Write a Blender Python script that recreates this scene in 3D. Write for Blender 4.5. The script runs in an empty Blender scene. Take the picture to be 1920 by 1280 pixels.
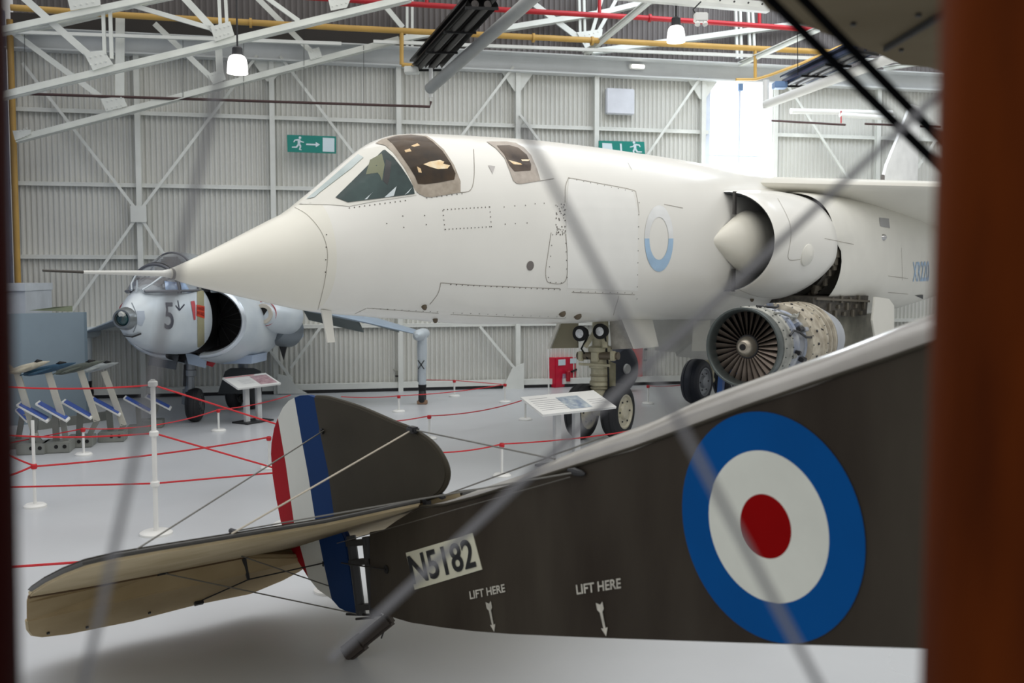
import bpy, bmesh, math, random
from mathutils import Vector as V, Matrix, Euler
from mathutils.bvhtree import BVHTree
from mathutils.geometry import tessellate_polygon
random.seed(7)
C = bpy.context.scene.collection
PI = math.pi
# ---------------------------------------------------------------- camera
F = 1866.667
PITCH = math.atan(120 / F)
H = 2.0
CAM = V((0, 0, H))
cam = bpy.data.cameras.new('camera')
camo = bpy.data.objects.new('camera', cam)
C.objects.link(camo)
camo.location = CAM
camo.rotation_euler = (PI / 2 - PITCH, 0, 0)
cam.sensor_width = 36
cam.lens = 36 * F / 1920
cam.clip_start = 0.02
cam.clip_end = 200
cam.dof.use_dof = True
cam.dof.focus_distance = 7.6
cam.dof.aperture_fstop = (cam.lens / 1000) / 0.0115
bpy.context.scene.camera = camo


def ray(x, y):
    cx = (x - 960) / F
    cy = -(y - 640) / F
    return V((cx, math.cos(PITCH) + cy * math.sin(PITCH), -math.sin(PITCH) + cy * math.cos(PITCH)))


def fl(x, y, z=0.0):
    d = ray(x, y)
    return CAM + d * ((z - H) / d.z)


def atY(x, y, Y):
    d = ray(x, y)
    return CAM + d * (Y / d.y)


def onp(x, y, p, n):
    d = ray(x, y)
    return CAM + d * ((p - CAM).dot(n) / d.dot(n))


# ---------------------------------------------------------------- materials
def lin(c):
    def f(v):
        v /= 255.0
        return v / 12.92 if v <= 0.04045 else ((v + 0.055) / 1.055) ** 2.4
    return (f(c[0]), f(c[1]), f(c[2]), 1)


MATS = {}


def mat(name, col, rough=0.5, metal=0.0, var=0.06, scale=3.0, bump=0.0, bscale=40.0, coat=0.0, emit=0.0,
        alpha=1.0, trans=0.0, col2=None, spec=0.5, stretch=None):
    if name in MATS:
        return MATS[name]
    m = bpy.data.materials.new(name)
    m.use_nodes = True
    nt = m.node_tree
    b = nt.nodes['Principled BSDF']
    base = lin(col)
    tc = nt.nodes.new('ShaderNodeTexCoord')
    mp = nt.nodes.new('ShaderNodeMapping')
    nt.links.new(tc.outputs['Object'], mp.inputs['Vector'])
    if stretch:
        mp.inputs['Scale'].default_value = stretch
    nz = nt.nodes.new('ShaderNodeTexNoise')
    nz.inputs['Scale'].default_value = scale
    nz.inputs['Detail'].default_value = 6
    nt.links.new(mp.outputs[0], nz.inputs['Vector'])
    rp = nt.nodes.new('ShaderNodeValToRGB')
    rp.color_ramp.elements[0].position = 0.3
    rp.color_ramp.elements[1].position = 0.7
    if col2 is None:
        lo = tuple(max(0, v * (1 - var * 2)) for v in base[:3]) + (1,)
        hi = tuple(min(1, v * (1 + var)) for v in base[:3]) + (1,)
    else:
        lo, hi = base, lin(col2)
    rp.color_ramp.elements[0].color = lo
    rp.color_ramp.elements[1].color = hi
    nt.links.new(nz.outputs['Fac'], rp.inputs['Fac'])
    nt.links.new(rp.outputs['Color'], b.inputs['Base Color'])
    b.inputs['Roughness'].default_value = rough
    b.inputs['Metallic'].default_value = metal
    b.inputs['Specular IOR Level'].default_value = spec
    b.inputs['Coat Weight'].default_value = coat
    b.inputs['Coat Roughness'].default_value = 0.1
    if emit:
        nt.links.new(rp.outputs['Color'], b.inputs['Emission Color'])
        b.inputs['Emission Strength'].default_value = emit
    if alpha < 1:
        b.inputs['Alpha'].default_value = alpha
    if trans:
        b.inputs['Transmission Weight'].default_value = trans
    if bump:
        n2 = nt.nodes.new('ShaderNodeTexNoise')
        n2.inputs['Scale'].default_value = bscale
        n2.inputs['Detail'].default_value = 4
        nt.links.new(mp.outputs[0], n2.inputs['Vector'])
        bm_ = nt.nodes.new('ShaderNodeBump')
        bm_.inputs['Strength'].default_value = bump
        bm_.inputs['Distance'].default_value = 0.02
        nt.links.new(n2.outputs['Fac'], bm_.inputs['Height'])
        nt.links.new(bm_.outputs[0], b.inputs['Normal'])
    MATS[name] = m
    return m


# ---------------------------------------------------------------- objects
def world_loc(o):
    p = V((0, 0, 0))
    while o is not None:
        p += o.location
        o = o.parent
    return p


def tag(o, label=None, cat=None, group=None, kind=None):
    if label:
        o['label'] = label
    if cat:
        o['category'] = cat
    if group:
        o['group'] = group
    if kind:
        o['kind'] = kind
    return o


def thing(name, loc, label, cat, group=None):
    o = bpy.data.objects.new(name, None)
    C.objects.link(o)
    o.location = loc
    o.empty_display_size = 0.2
    return tag(o, label, cat, group)


class MB:
    """collects shapes in world coordinates; build() links them as one mesh"""

    def __init__(s):
        s.v = []
        s.f = []

    def add(s, vs, fs):
        k = len(s.v)
        s.v += [V(v) for v in vs]
        s.f += [tuple(i + k for i in f) for f in fs]
        return s

    def box(s, c, size, ax=None):
        c = V(c)
        X, Y, Z = ax if ax else (V((1, 0, 0)), V((0, 1, 0)), V((0, 0, 1)))
        hx, hy, hz = size[0] / 2, size[1] / 2, size[2] / 2
        vs = [c + X * (i * hx) + Y * (j * hy) + Z * (k * hz) for k in (-1, 1) for j in (-1, 1) for i in (-1, 1)]
        return s.add(vs, [(0, 2, 3, 1), (4, 5, 7, 6), (0, 1, 5, 4), (2, 6, 7, 3), (0, 4, 6, 2), (1, 3, 7, 5)])

    def bar(s, p0, p1, w, t, up=V((0, 0, 1))):
        """rectangular bar from p0 to p1, w across, t along up"""
        p0 = V(p0); p1 = V(p1)
        d = (p1 - p0)
        L = d.length
        d.normalize()
        sd = d.cross(up)
        if sd.length < 1e-4:
            sd = d.cross(V((1, 0, 0)))
        sd.normalize()
        u = sd.cross(d).normalized()
        return s.box((p0 + p1) / 2, (L, w, t), (d, sd, u))

    def rings(s, rings, closed=True, cap=True, loop=False):
        n = len(rings[0])
        k = len(s.v)
        for r in rings:
            s.v += [V(p) for p in r]
        m = len(rings)
        for i in range(m if loop else m - 1):
            a = k + i * n
            b = k + ((i + 1) % m) * n
            for j in range(n if closed else n - 1):
                j2 = (j + 1) % n
                s.f.append((a + j, a + j2, b + j2, b + j))
        if cap and closed and not loop:
            s.f.append(tuple(k + j for j in range(n))[::-1])
            s.f.append(tuple(k + (m - 1) * n + j for j in range(n)))
        return s

    def cyl(s, p0, p1, r0, r1=None, seg=16, cap=True):
        return s.lathe(p0, p1, [(0, r0), (1, r0 if r1 is None else r1)], seg, cap)

    def lathe(s, p0, p1, prof, seg=24, cap=True, a0=0.0):
        """prof: (fraction along p0->p1, radius)"""
        p0 = V(p0); p1 = V(p1)
        d = (p1 - p0)
        dn = d.normalized()
        u = dn.cross(V((0, 0, 1)))
        if u.length < 1e-3:
            u = V((1, 0, 0))
        u.normalize()
        w = u.cross(dn).normalized()
        rs = []
        for t, r in prof:
            c = p0 + d * t
            rs.append([c + (u * math.cos(a0 + 2 * PI * j / seg) + w * math.sin(a0 + 2 * PI * j / seg)) * max(r, 1e-5) for j in range(seg)])
        return s.rings(rs, True, cap)

    def tube(s, pts, r, seg=8, cap=True):
        pts = [V(p) for p in pts]
        rs = []
        n = len(pts)
        prev = None
        for i, p in enumerate(pts):
            d = (pts[min(i + 1, n - 1)] - pts[max(i - 1, 0)]).normalized()
            if prev is None:
                u = d.cross(V((0, 0, 1)))
                if u.length < 1e-3:
                    u = d.cross(V((1, 0, 0)))
            else:
                u = prev - d * prev.dot(d)
            u.normalize()
            prev = u
            w = d.cross(u)
            rr = r[i] if isinstance(r, (list, tuple)) else r
            rs.append([p + (u * math.cos(2 * PI * j / seg) + w * math.sin(2 * PI * j / seg)) * rr for j in range(seg)])
        return s.rings(rs, True, cap)

    def prism(s, poly, ext):
        """poly: list of 3D points, ext: vector"""
        poly = [V(p) for p in poly]
        ext = V(ext)
        n = len(poly)
        k = len(s.v)
        s.v += poly + [p + ext for p in poly]
        for t in tessellate_polygon([poly]):
            s.f.append(tuple(k + i for i in t))
            s.f.append(tuple(k + n + i for i in t)[::-1])
        for j in range(n):
            j2 = (j + 1) % n
            s.f.append((k + j, k + j2, k + n + j2, k + n + j))
        return s

    def quad(s, a, b, c, d):
        return s.add([a, b, c, d], [(0, 1, 2, 3)])

    def build(s, name, m, parent=None, smooth=True, ang=35, bevel=0.0, label=None, bseg=2):
        base = world_loc(parent) if parent is not None else V((0, 0, 0))
        me = bpy.data.meshes.new(name)
        me.from_pydata([tuple(v - base) for v in s.v], [], s.f)
        bm = bmesh.new()
        bm.from_mesh(me)
        bmesh.ops.recalc_face_normals(bm, faces=bm.faces)
        if bevel:
            ed = [e for e in bm.edges if len(e.link_faces) == 2 and e.calc_face_angle(0) > 0.6]
            bmesh.ops.bevel(bm, geom=ed, offset=bevel, segments=bseg, affect='EDGES', clamp_overlap=True)
        bm.to_mesh(me)
        bm.free()
        if smooth:
            for p in me.polygons:
                p.use_smooth = True
            me.set_sharp_from_angle(angle=math.radians(ang))
        me.materials.append(m)
        o = bpy.data.objects.new(name, me)
        C.objects.link(o)
        if parent is not None:
            o.parent = parent
        if label:
            o['label'] = label
        return o


def bvh(o):
    off = world_loc(o.parent) if o.parent else V((0, 0, 0))
    vs = [v.co + off for v in o.data.vertices]
    return BVHTree.FromPolygons(vs, [tuple(p.vertices) for p in o.data.polygons])


class Surf:
    """a surface you can draw on: either a hull mesh or a plane"""

    def __init__(s, objs=None, plane=None):
        s.b = [bvh(o) for o in objs] if objs else []
        s.p = plane

    def hit(s, x, y):
        d = ray(x, y).normalized()
        best = None
        for b in s.b:
            loc, nr, i, dist = b.ray_cast(CAM, d)
            if loc is not None and (best is None or dist < best[2]):
                if nr.dot(d) > 0:
                    nr = -nr
                best = (loc, nr, dist)
        if best is None and s.p:
            q = onp(x, y, s.p[0], s.p[1])
            n = s.p[1].normalized()
            if n.dot(d) > 0:
                n = -n
            best = (q, n, 0)
        return best[:2] if best else None


def patch(S, polys, m, name, parent, off=0.004, res=14, label=None, mapf=None):
    """fill polygons (drawn on the surface) as a thin skin following it"""
    bm = bmesh.new()
    for poly in polys:
        poly = [V((p[0], p[1], 0)) for p in poly]
        vs = [bm.verts.new(p) for p in poly]
        for t in tessellate_polygon([poly]):
            try:
                bm.faces.new([vs[i] for i in t])
            except ValueError:
                pass
    for _ in range(6):
        ed = [e for e in bm.edges if e.calc_length() > res]
        if not ed:
            break
        bmesh.ops.subdivide_edges(bm, edges=ed, cuts=1)
        bmesh.ops.triangulate(bm, faces=[f for f in bm.faces if len(f.verts) > 3])
    bm.verts.ensure_lookup_table()
    dead = []
    base = world_loc(parent) if parent is not None else V((0, 0, 0))
    for v in bm.verts:
        x, y = (v.co.x, v.co.y) if mapf is None else mapf(v.co.x, v.co.y)
        h = S.hit(x, y)
        if h is None:
            dead.append(v)
            continue
        v.co = h[0] + h[1] * off - base
    bmesh.ops.delete(bm, geom=dead, context='VERTS')
    me = bpy.data.meshes.new(name)
    bm.to_mesh(me)
    bm.free()
    for p in me.polygons:
        p.use_smooth = True
    me.materials.append(m)
    o = bpy.data.objects.new(name, me)
    C.objects.link(o)
    o.parent = parent
    if label:
        o['label'] = label
    return o


def dense(pts, step=8, closed=False):
    out = []
    n = len(pts)
    for i in range(n if closed else n - 1):
        a, b = pts[i], pts[(i + 1) % n]
        k = max(1, int(math.hypot(b[0] - a[0], b[1] - a[1]) / step))
        for j in range(k):
            t = j / k
            out.append((a[0] + (b[0] - a[0]) * t, a[1] + (b[1] - a[1]) * t))
    if not closed:
        out.append(pts[-1])
    return out


def smoothpts(pts, closed=False, k=6):
    """Catmull-Rom through the points"""
    n = len(pts)
    out = []
    for i in range(n if closed else n - 1):
        g = lambda j: pts[j % n] if closed else pts[max(0, min(n - 1, j))]
        p0, p1, p2, p3 = (V(g(i - 1)), V(g(i)), V(g(i + 1)), V(g(i + 2)))
        for j in range(k):
            t = j / k
            out.append(tuple(0.5 * ((2 * p1) + (p2 - p0) * t + (2 * p0 - 5 * p1 + 4 * p2 - p3) * t * t + (3 * p1 - p0 - 3 * p2 + p3) * t ** 3)))
    if not closed:
        out.append(tuple(pts[-1]))
    return out


def stroke(mb, S, pts, width, off=0.004, step=8, closed=False):
    """thin flat line of given width (metres) along points on the surface"""
    pp = dense(pts, step, closed)
    hs = [S.hit(*p) for p in pp]
    hs = [h for h in hs if h]
    if closed and hs:
        hs.append(hs[0])
    for i in range(len(hs) - 1):
        (a, na), (b, nb) = hs[i], hs[i + 1]
        d = b - a
        if d.length > 0.6 or d.length < 1e-5:
            continue
        s0 = na.cross(d).normalized() * (width / 2)
        s1 = nb.cross(d).normalized() * (width / 2)
        e = d.normalized() * width * 0.3
        mb.quad(a - s0 + na * off - e, a + s0 + na * off - e, b + s1 + nb * off + e, b - s1 + nb * off + e)


def dot(mb, S, x, y, r, off=0.004, seg=8):
    h = S.hit(x, y)
    if not h:
        return
    p, n = h
    u = n.cross(V((0, 0, 1))).normalized()
    w = n.cross(u)
    mb.add([p + n * off + (u * math.cos(2 * PI * j / seg) + w * math.sin(2 * PI * j / seg)) * r for j in range(seg)], [tuple(range(seg))])


def text_polys(txt, bold=0.0, spacing=1.0):
    """glyph triangles in a unit layout: list of tris, plus bounds"""
    cu = bpy.data.curves.new('lettering', 'FONT')
    cu.body = txt
    cu.size = 1
    cu.space_character = spacing
    cu.offset = bold
    cu.resolution_u = 4
    o = bpy.data.objects.new('lettering', cu)
    C.objects.link(o)
    dg = bpy.context.evaluated_depsgraph_get()
    dg.update()
    me = o.evaluated_get(dg).to_mesh()
    vs = [(v.co.x, v.co.y) for v in me.vertices]
    fs = [tuple(p.vertices) for p in me.polygons]
    o.evaluated_get(dg).to_mesh_clear()
    bpy.data.objects.remove(o)
    bpy.data.curves.remove(cu)
    xs = [v[0] for v in vs]
    ys = [v[1] for v in vs]
    return vs, fs, (min(xs), max(xs), min(ys), max(ys))


def lettering(S, txt, quad, m, name, parent, off=0.006, bold=0.0, label=None, spacing=1.0):
    """quad: bottom-left, bottom-right, top-right, top-left corners of the line of writing on the surface"""
    vs, fs, (x0, x1, y0, y1) = text_polys(txt, bold, spacing)
    bl, br, tr, tl = [V((q[0], q[1], 0)) for q in quad]

    def mp(x, y):
        u = (x - x0) / (x1 - x0)
        v = (y - y0) / (y1 - y0)
        p = (bl * (1 - u) + br * u) * (1 - v) + (tl * (1 - u) + tr * u) * v
        return p.x, p.y
    base = world_loc(parent)
    me = bpy.data.meshes.new(name)
    out = []
    for v in vs:
        h = S.hit(*mp(*v))
        out.append(tuple((h[0] + h[1] * off - base) if h else V((0, 0, 0))))
    me.from_pydata(out, [], fs)
    me.materials.append(m)
    o = bpy.data.objects.new(name, me)
    C.objects.link(o)
    o.parent = parent
    if label:
        o['label'] = label
    return o


# ---------------------------------------------------------------- palette
M_white = mat('white_paint', (236, 234, 226), 0.32, var=0.015, scale=1.5, coat=0.25)
M_white2 = mat('white_paint_panel', (226, 224, 214), 0.38, var=0.02)
M_wall = mat('wall_paint', (216, 216, 210), 0.6, var=0.05, scale=0.8)
M_steel = mat('steel_paint', (226, 228, 222), 0.5, var=0.04)
M_steel2 = mat('truss_paint', (222, 225, 218), 0.5, var=0.05)
M_gable = mat('gable_shade_paint', (108, 103, 101), 0.7, var=0.08, scale=0.8)  # gable darkened in colour, standing in for the shade above the beam
M_beam = mat('beam_paint', (216, 219, 219), 0.5, var=0.03)
M_dark = mat('dark_metal', (38, 38, 40), 0.5, var=0.1)
M_black = mat('black_void', (8, 8, 9), 0.7, var=0.1)
M_rubber = mat('tyre_rubber', (34, 35, 38), 0.65, var=0.12, bump=0.1)
M_seam = mat('seam_line', (150, 142, 130), 0.8, var=0.2)
M_rivet = mat('rivet_dark', (95, 88, 80), 0.7, var=0.2)
M_red = mat('red_paint', (178, 22, 34), 0.4, var=0.05)
M_yel = mat('yellow_pipe_paint', (198, 158, 80), 0.45, var=0.06)
M_rope = mat('red_rope', (200, 36, 44), 0.6, var=0.05)
M_post = mat('white_plastic', (232, 232, 228), 0.4, var=0.02)
M_chrome = mat('polished_metal', (200, 200, 200), 0.18, metal=1.0)
# ================================================================ SETTING
WA = fl(200, 745)
WB = fl(1220, 720)
W = (WB - WA).normalized()          # along the far wall
Q = V((W.y, -W.x, 0))               # out of the wall, towards the viewer
Z = V((0, 0, 1))


def wp(u, z, o=0.0):
    return WA + W * u + Q * o + Z * z


def onwall(x, y, o=0.0):
    p = onp(x, y, WA + Q * o, Q)
    return (p - WA).dot(W), p.z


def struct(name, mb, m, **k):
    o = mb.build(name, m, **k)
    o['kind'] = 'structure'
    return o


# floor: pale grey glossy paint
mf = mat('floor_paint', (196, 199, 202), 0.24, var=0.03, scale=0.9, bump=0.04, bscale=3.0, spec=0.5)
nt = mf.node_tree
nz = nt.nodes.new('ShaderNodeTexNoise'); nz.inputs['Scale'].default_value = 1.6; nz.inputs['Detail'].default_value = 8
rp = nt.nodes.new('ShaderNodeMapRange'); rp.inputs['To Min'].default_value = 0.16; rp.inputs['To Max'].default_value = 0.42
nt.links.new(nz.outputs['Fac'], rp.inputs['Value'])
nt.links.new(rp.outputs[0], nt.nodes['Principled BSDF'].inputs['Roughness'])
fb = MB().add([(-12, -4, 0), (20, -4, 0), (20, 26, 0), (-12, 26, 0)], [(0, 1, 2, 3)])
struct('floor', fb, mf, smooth=False)

U0, U1 = -1.34, 20.0
ZB = 5.64   # underside of the wall beam


def corrugated(mb, u0, u1, z0, z1, o=0.0, pitch=0.084, amp=0.034):
    n = max(1, int((u1 - u0) / pitch))
    prof = []
    for i in range(n):
        for t, h in ((0.0, 0), (0.18, 0.25), (0.34, 1), (0.66, 1), (0.82, 0.25)):
            prof.append((u0 + (i + t) * (u1 - u0) / n, h * amp))
    prof.append((u1, 0))
    vs = []
    for u, h in prof:
        vs.append(wp(u, z0, o + h)); vs.append(wp(u, z1, o + h))
    mb.add(vs, [(2 * i, 2 * i + 2, 2 * i + 3, 2 * i + 1) for i in range(len(prof) - 1)])


uw0, zw1 = onwall(1326, 152)
uw1, zw0 = onwall(1448, 345)
zw0 = 3.3
wb = MB()
corrugated(wb, U0, uw0, 0, ZB + 0.1)
corrugated(wb, uw0, uw1, 0, zw0)
corrugated(wb, uw1, U1, 0, ZB + 0.1)
wall = struct('wall_back', wb, M_wall, ang=20)
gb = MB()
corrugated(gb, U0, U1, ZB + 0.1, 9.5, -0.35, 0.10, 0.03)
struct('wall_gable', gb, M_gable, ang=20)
# wall framing, carried by the wall
cb = []
for x in (258, 510, 747, 970, 1117, 1317, 1452, 1645):
    u, _ = onwall(x, 205, 0.1)
    mb = MB()
    mb.box(wp(u, ZB / 2, 0.10), (0.085, 0.016, ZB), (W, Q, Z))
    mb.box(wp(u, ZB / 2, 0.17), (0.085, 0.016, ZB), (W, Q, Z))
    mb.box(wp(u, ZB / 2, 0.13), (0.02, 0.08, ZB), (W, Q, Z))
    o = mb.build('column', M_steel, wall, smooth=False)
for i, z in enumerate((4.72, 3.54, 2.36, 1.18)):
    mb = MB()
    z2 = z
    mb.box(wp((U0 + U1) / 2, z2, 0.06), (U1 - U0, 0.08, 0.02), (W, Q, Z))
    mb.box(wp((U0 + U1) / 2, z2 - 0.03, 0.09), (U1 - U0, 0.015, 0.05), (W, Q, Z))
    if i in (1, 0, 2):
        mb = MB()
        mb.box(wp((U0 + uw0) / 2, z2, 0.06), (uw0 - U0, 0.08, 0.02), (W, Q, Z))
        mb.box(wp((U0 + uw0) / 2, z2 - 0.03, 0.09), (uw0 - U0, 0.015, 0.05), (W, Q, Z))
        mb.box(wp((uw1 + U1) / 2, z2, 0.06), (U1 - uw1, 0.08, 0.02), (W, Q, Z))
        mb.box(wp((uw1 + U1) / 2, z2 - 0.03, 0.09), (U1 - uw1, 0.015, 0.05), (W, Q, Z))
    mb.build('girt', M_steel, wall, smooth=False)


def wline(pts, o, w, name='brace', m=M_steel, t=0.03):
    mb = MB()
    (u0, z0), (u1, z1) = [onwall(x, y, o) for x, y in pts]
    mb.bar(wp(u0, z0, o), wp(u1, z1, o), t, w, Z)
    return mb.build(name, m, wall, smooth=False)


for a, b in (((42, 118), (252, 388)), ((268, 388), (482, 104)), ((252, 414), (130, 590)), ((268, 414), (385, 600)),
             ((525, 105), (665, 290)), ((963, 125), (850, 275)), ((975, 215), (1030, 290)), ((1313, 146), (1200, 310)),
             ((1470, 150), (1600, 350)), ((1760, 255), (1690, 360)), ((900, 612), (968, 694)), ((602, 612), (545, 690)), ((505, 655), (548, 712))):
    wline((a, b), 0.2, 0.045)
u, z = onwall(260, 401, 0.21)
MB().box(wp(u, z, 0.225), (0.25, 0.012, 0.27), (W, Q, Z)).build('gusset_plate', M_steel, wall, smooth=False, label='square gusset plate')
for xs in ([(938, 745), (982, 745), (982, 680), (960, 690)], [(520, 745), (578, 745), (560, 728), (540, 705), (520, 700)]):
    MB().prism([wp(*onwall(x, min(y, 738), 0.2), 0.2) for x, y in xs], Q * 0.02).build('foot_plate', M_steel, wall, smooth=False)
# knee gussets under the beam
for x, y in ((970, 125), (1317, 145), (505, 100)):
    u, z = onwall(x, y, 0.12)
    MB().prism([wp(u - 0.3, ZB, 0.12), wp(u + 0.3, ZB, 0.12), wp(u + 0.05, ZB - 0.35, 0.12), wp(u - 0.05, ZB - 0.35, 0.12)], Q * 0.02).build('knee_plate', M_steel, wall, smooth=False)
# long beam above the columns
mb = MB()
mb.box(wp((U0 + U1) / 2, ZB + 0.13, 0.12), (U1 - U0, 0.10, 0.27), (W, Q, Z))
mb.box(wp((U0 + U1) / 2, ZB - 0.01, 0.16), (U1 - U0, 0.24, 0.025), (W, Q, Z))
mb.box(wp((U0 + U1) / 2, ZB + 0.27, 0.05), (U1 - U0, 0.8, 0.02), (W, Q, Z))
struct('trim_1', mb, M_beam, smooth=False)
mb = MB().box(wp((U0 + 6.2) / 2, ZB + .46, -.22), (6.2 - U0, .1, .36), (W, Q, Z))  # dark strip added to paint the shade above the beam at left
struct('eave_shade_strip', mb, mat('eave_shadow_brown', (48, 44, 40), .8), smooth=False)
# kick board and gap at the floor
mb = MB().box(wp((U0 + U1) / 2, 0.11, 0.10), (U1 - U0, 0.1, 0.10), (W, Q, Z))
struct('baseboard_back', mb, M_steel, smooth=False)
mb = MB().box(wp((U0 + U1) / 2, 0.03, 0.09), (U1 - U0, 0.07, 0.06), (W, Q, Z))
struct('trim_2', mb, M_dark, smooth=False)
# left side wall running towards the viewer
mb = MB()
n = 60
for i in range(n):
    pass
vs = []
for i in range(4 * n + 1):
    o = 0.1 * i / 4 * 1.4
    h = 0.02 if (i % 4) in (1, 2) else 0.0
    vs.append(wp(U0 - 0.05 + h, 0, o)); vs.append(wp(U0 - 0.05 + h, ZB + 0.6, o))
mb.add(vs, [(2 * i, 2 * i + 2, 2 * i + 3, 2 * i + 1) for i in range(4 * n)])
struct('wall_left', mb, mat('side_wall_paint', (150, 160, 185), 0.6), ang=20)

# tall daylight window
M_day = mat('daylight_pane', (246, 251, 255), 0.3, emit=1.9, var=0.0)
mb = MB()
mb.add([wp(uw0, zw0, -0.06), wp(uw1, zw0, -0.06), wp(uw1, zw1 + 0.1, -0.06), wp(uw0, zw1 + 0.1, -0.06)], [(0, 1, 2, 3)])
win = struct('window_1', mb, M_day, smooth=False)
um, _ = onwall(1385, 250)
mb = MB()
M_wf = mat('window_frame_paint', (214, 222, 236), 0.5)
mb.box(wp(um, (zw0 + zw1) / 2, 0.0), (0.035, 0.06, zw1 - zw0), (W, Q, Z))
_, zh = onwall(1385, 293)
mb.box(wp((uw0 + uw1) / 2, zh, 0.0), (uw1 - uw0, 0.05, 0.03), (W, Q, Z))
for u in (uw0, uw1):
    mb.box(wp(u, (zw0 + zw1) / 2, 0.0), (0.09, 0.12, zw1 - zw0), (W, Q, Z))
mb.box(wp((uw0 + uw1) / 2, zw1 + 0.04, 0.0), (uw1 - uw0, 0.12, 0.1), (W, Q, Z))
o = mb.build('window_frame', M_wf, win, smooth=False)
MB().box(wp(um, zw1 - 0.08, 0.05), (0.09, 0.05, 0.16), (W, Q, Z)).build('window_catch', mat('catch_blue', (120, 150, 190), 0.4), win, smooth=False, label='blue catch')

# ================================================================ ROOF STEEL
def tplane(V_):
    return WA + Q * V_


def tp(x, y, v):
    return onp(x, y, tplane(v), Q)


def angle_bar(mb, a, b, w, t=0.045):
    mb.bar(a, b, t, w, Z)


def truss(label, v, chords, webs, plates, posts=()):
    root = thing('roof_truss', tp(300, 60, v), label, 'roof truss')
    for a, b in chords:
        mb = MB()
        pa, pb = tp(*a, v), tp(*b, v)
        d = (pb - pa).normalized()
        up = Q.cross(d).normalized()
        if up.z < 0:
            up = -up
        for sgn in (-1, 1):
            mb.bar(pa + Q * 0.035 * sgn, pb + Q * 0.035 * sgn, 0.012, 0.10, up)
            mb.bar(pa + Q * 0.06 * sgn - up * 0.045, pb + Q * 0.06 * sgn - up * 0.045, 0.07, 0.012, up)
        mb.build('chord', M_steel2, root, smooth=False)
    for a, b, w in webs:
        mb = MB()
        pa, pb = tp(*a, v), tp(*b, v)
        d = (pb - pa).normalized()
        up = Q.cross(d).normalized()
        mb.bar(pa, pb, 0.05, w, up)
        mb.bar(pa + Q * 0.03, pb + Q * 0.03, 0.012, w * 1.25, up)
        mb.build('web_member', M_steel2, root, smooth=False)
    for a, b in posts:
        mb = MB()
        pa, pb = tp(*a, v), tp(*b, v)
        for sgn in (-1, 1):
            mb.bar(pa + W * 0.045 * sgn, pb + W * 0.045 * sgn, 0.05, 0.045, W)
        mb.build('post', M_steel2, root, smooth=False)
    for poly in plates:
        mb = MB()
        pts = [tp(x, y, v) + Q * 0.05 for x, y in poly]
        mb.prism(pts, Q * 0.014)
        # rows of bolts
        g = mb.build('gusset_plate', M_steel2, root, smooth=False)
        cx = sum(p[0] for p in poly) / len(poly); cy = sum(p[1] for p in poly) / len(poly)
        rb = MB()
        xs = [p[0] for p in poly]
        for i in range(4):
            for j in range(2):
                x = cx + (i - 1.5) * (max(xs) - min(xs)) * 0.17
                y = cy + (j - 0.5) * 14 - (i - 1.5) * 2.2
                c = tp(x, y, v) + Q * 0.064
                rb.cyl(c, c + Q * 0.012, 0.011, seg=6)
        rb.build('bolts', M_steel, g)
    return root


truss('pale steel roof truss nearest the viewer, with bolted plates at top left', 2.79,
      [((-60, 71), (330, -12)), ((-60, 195), (770, -4))],
      [((40, -8), (172, 108), 0.075), ((330, -20), (402, 58), 0.075), ((232, 6), (396, 54), 0.05), ((470, -25), (560, 40), 0.05)],
      [[(158, 100), (196, 96), (214, 122), (176, 134)], [(125, -12), (188, -12), (190, 12), (134, 22)],
       [(395, 52), (432, 42), (440, 68), (404, 80)], [(612, -12), (662, -12), (650, 16), (620, 22)]],
      [((200, 20), (203, 110)), ((416, -20), (420, 62))])
truss('pale steel roof truss behind the nearest one, its lower chord ending in the left corner', 0.5,
      [((30, 262), (748, 74)), ((25, 62), (200, 22))],
      [((26, 62), (200, 190), 0.07), ((290, 45), (400, 150), 0.07), ((455, -30), (582, 96), 0.07), ((225, 182), (226, 30), 0.11), ((413, 140), (408, 60), 0.09)],
      [[(190, 186), (232, 182), (240, 200), (200, 210)], [(390, 140), (418, 132), (424, 150), (400, 160)], [(576, 96), (598, 90), (604, 108), (582, 114)],
       [(25, 246), (60, 244), (60, 252), (30, 264)]])
truss('pale steel roof truss high above the white jet, crossing the middle of the roof', -0.12,
      [((750, 74), (880, 50)), ((930, 56), (1130, 24)), ((1130, 24), (1260, -8)), ((1110, 97), (1300, 72)), ((1300, 72), (1560, 36))],
      [((720, 10), (755, 52), 0.07), ((985, -4), (1085, 72), 0.08), ((1010, -12), (840, 120), 0.05), ((1130, -10), (1105, 76), 0.05), ((1160, -10), (1112, 76), 0.05)],
      [[(1080, 62), (1128, 56), (1126, 76), (1096, 92)]],
      [((768, -15), (768, 110)), ((1090, -15), (1092, 66)), ((1383, 0), (1386, 110)), ((1406, 10), (1410, 90))])
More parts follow.
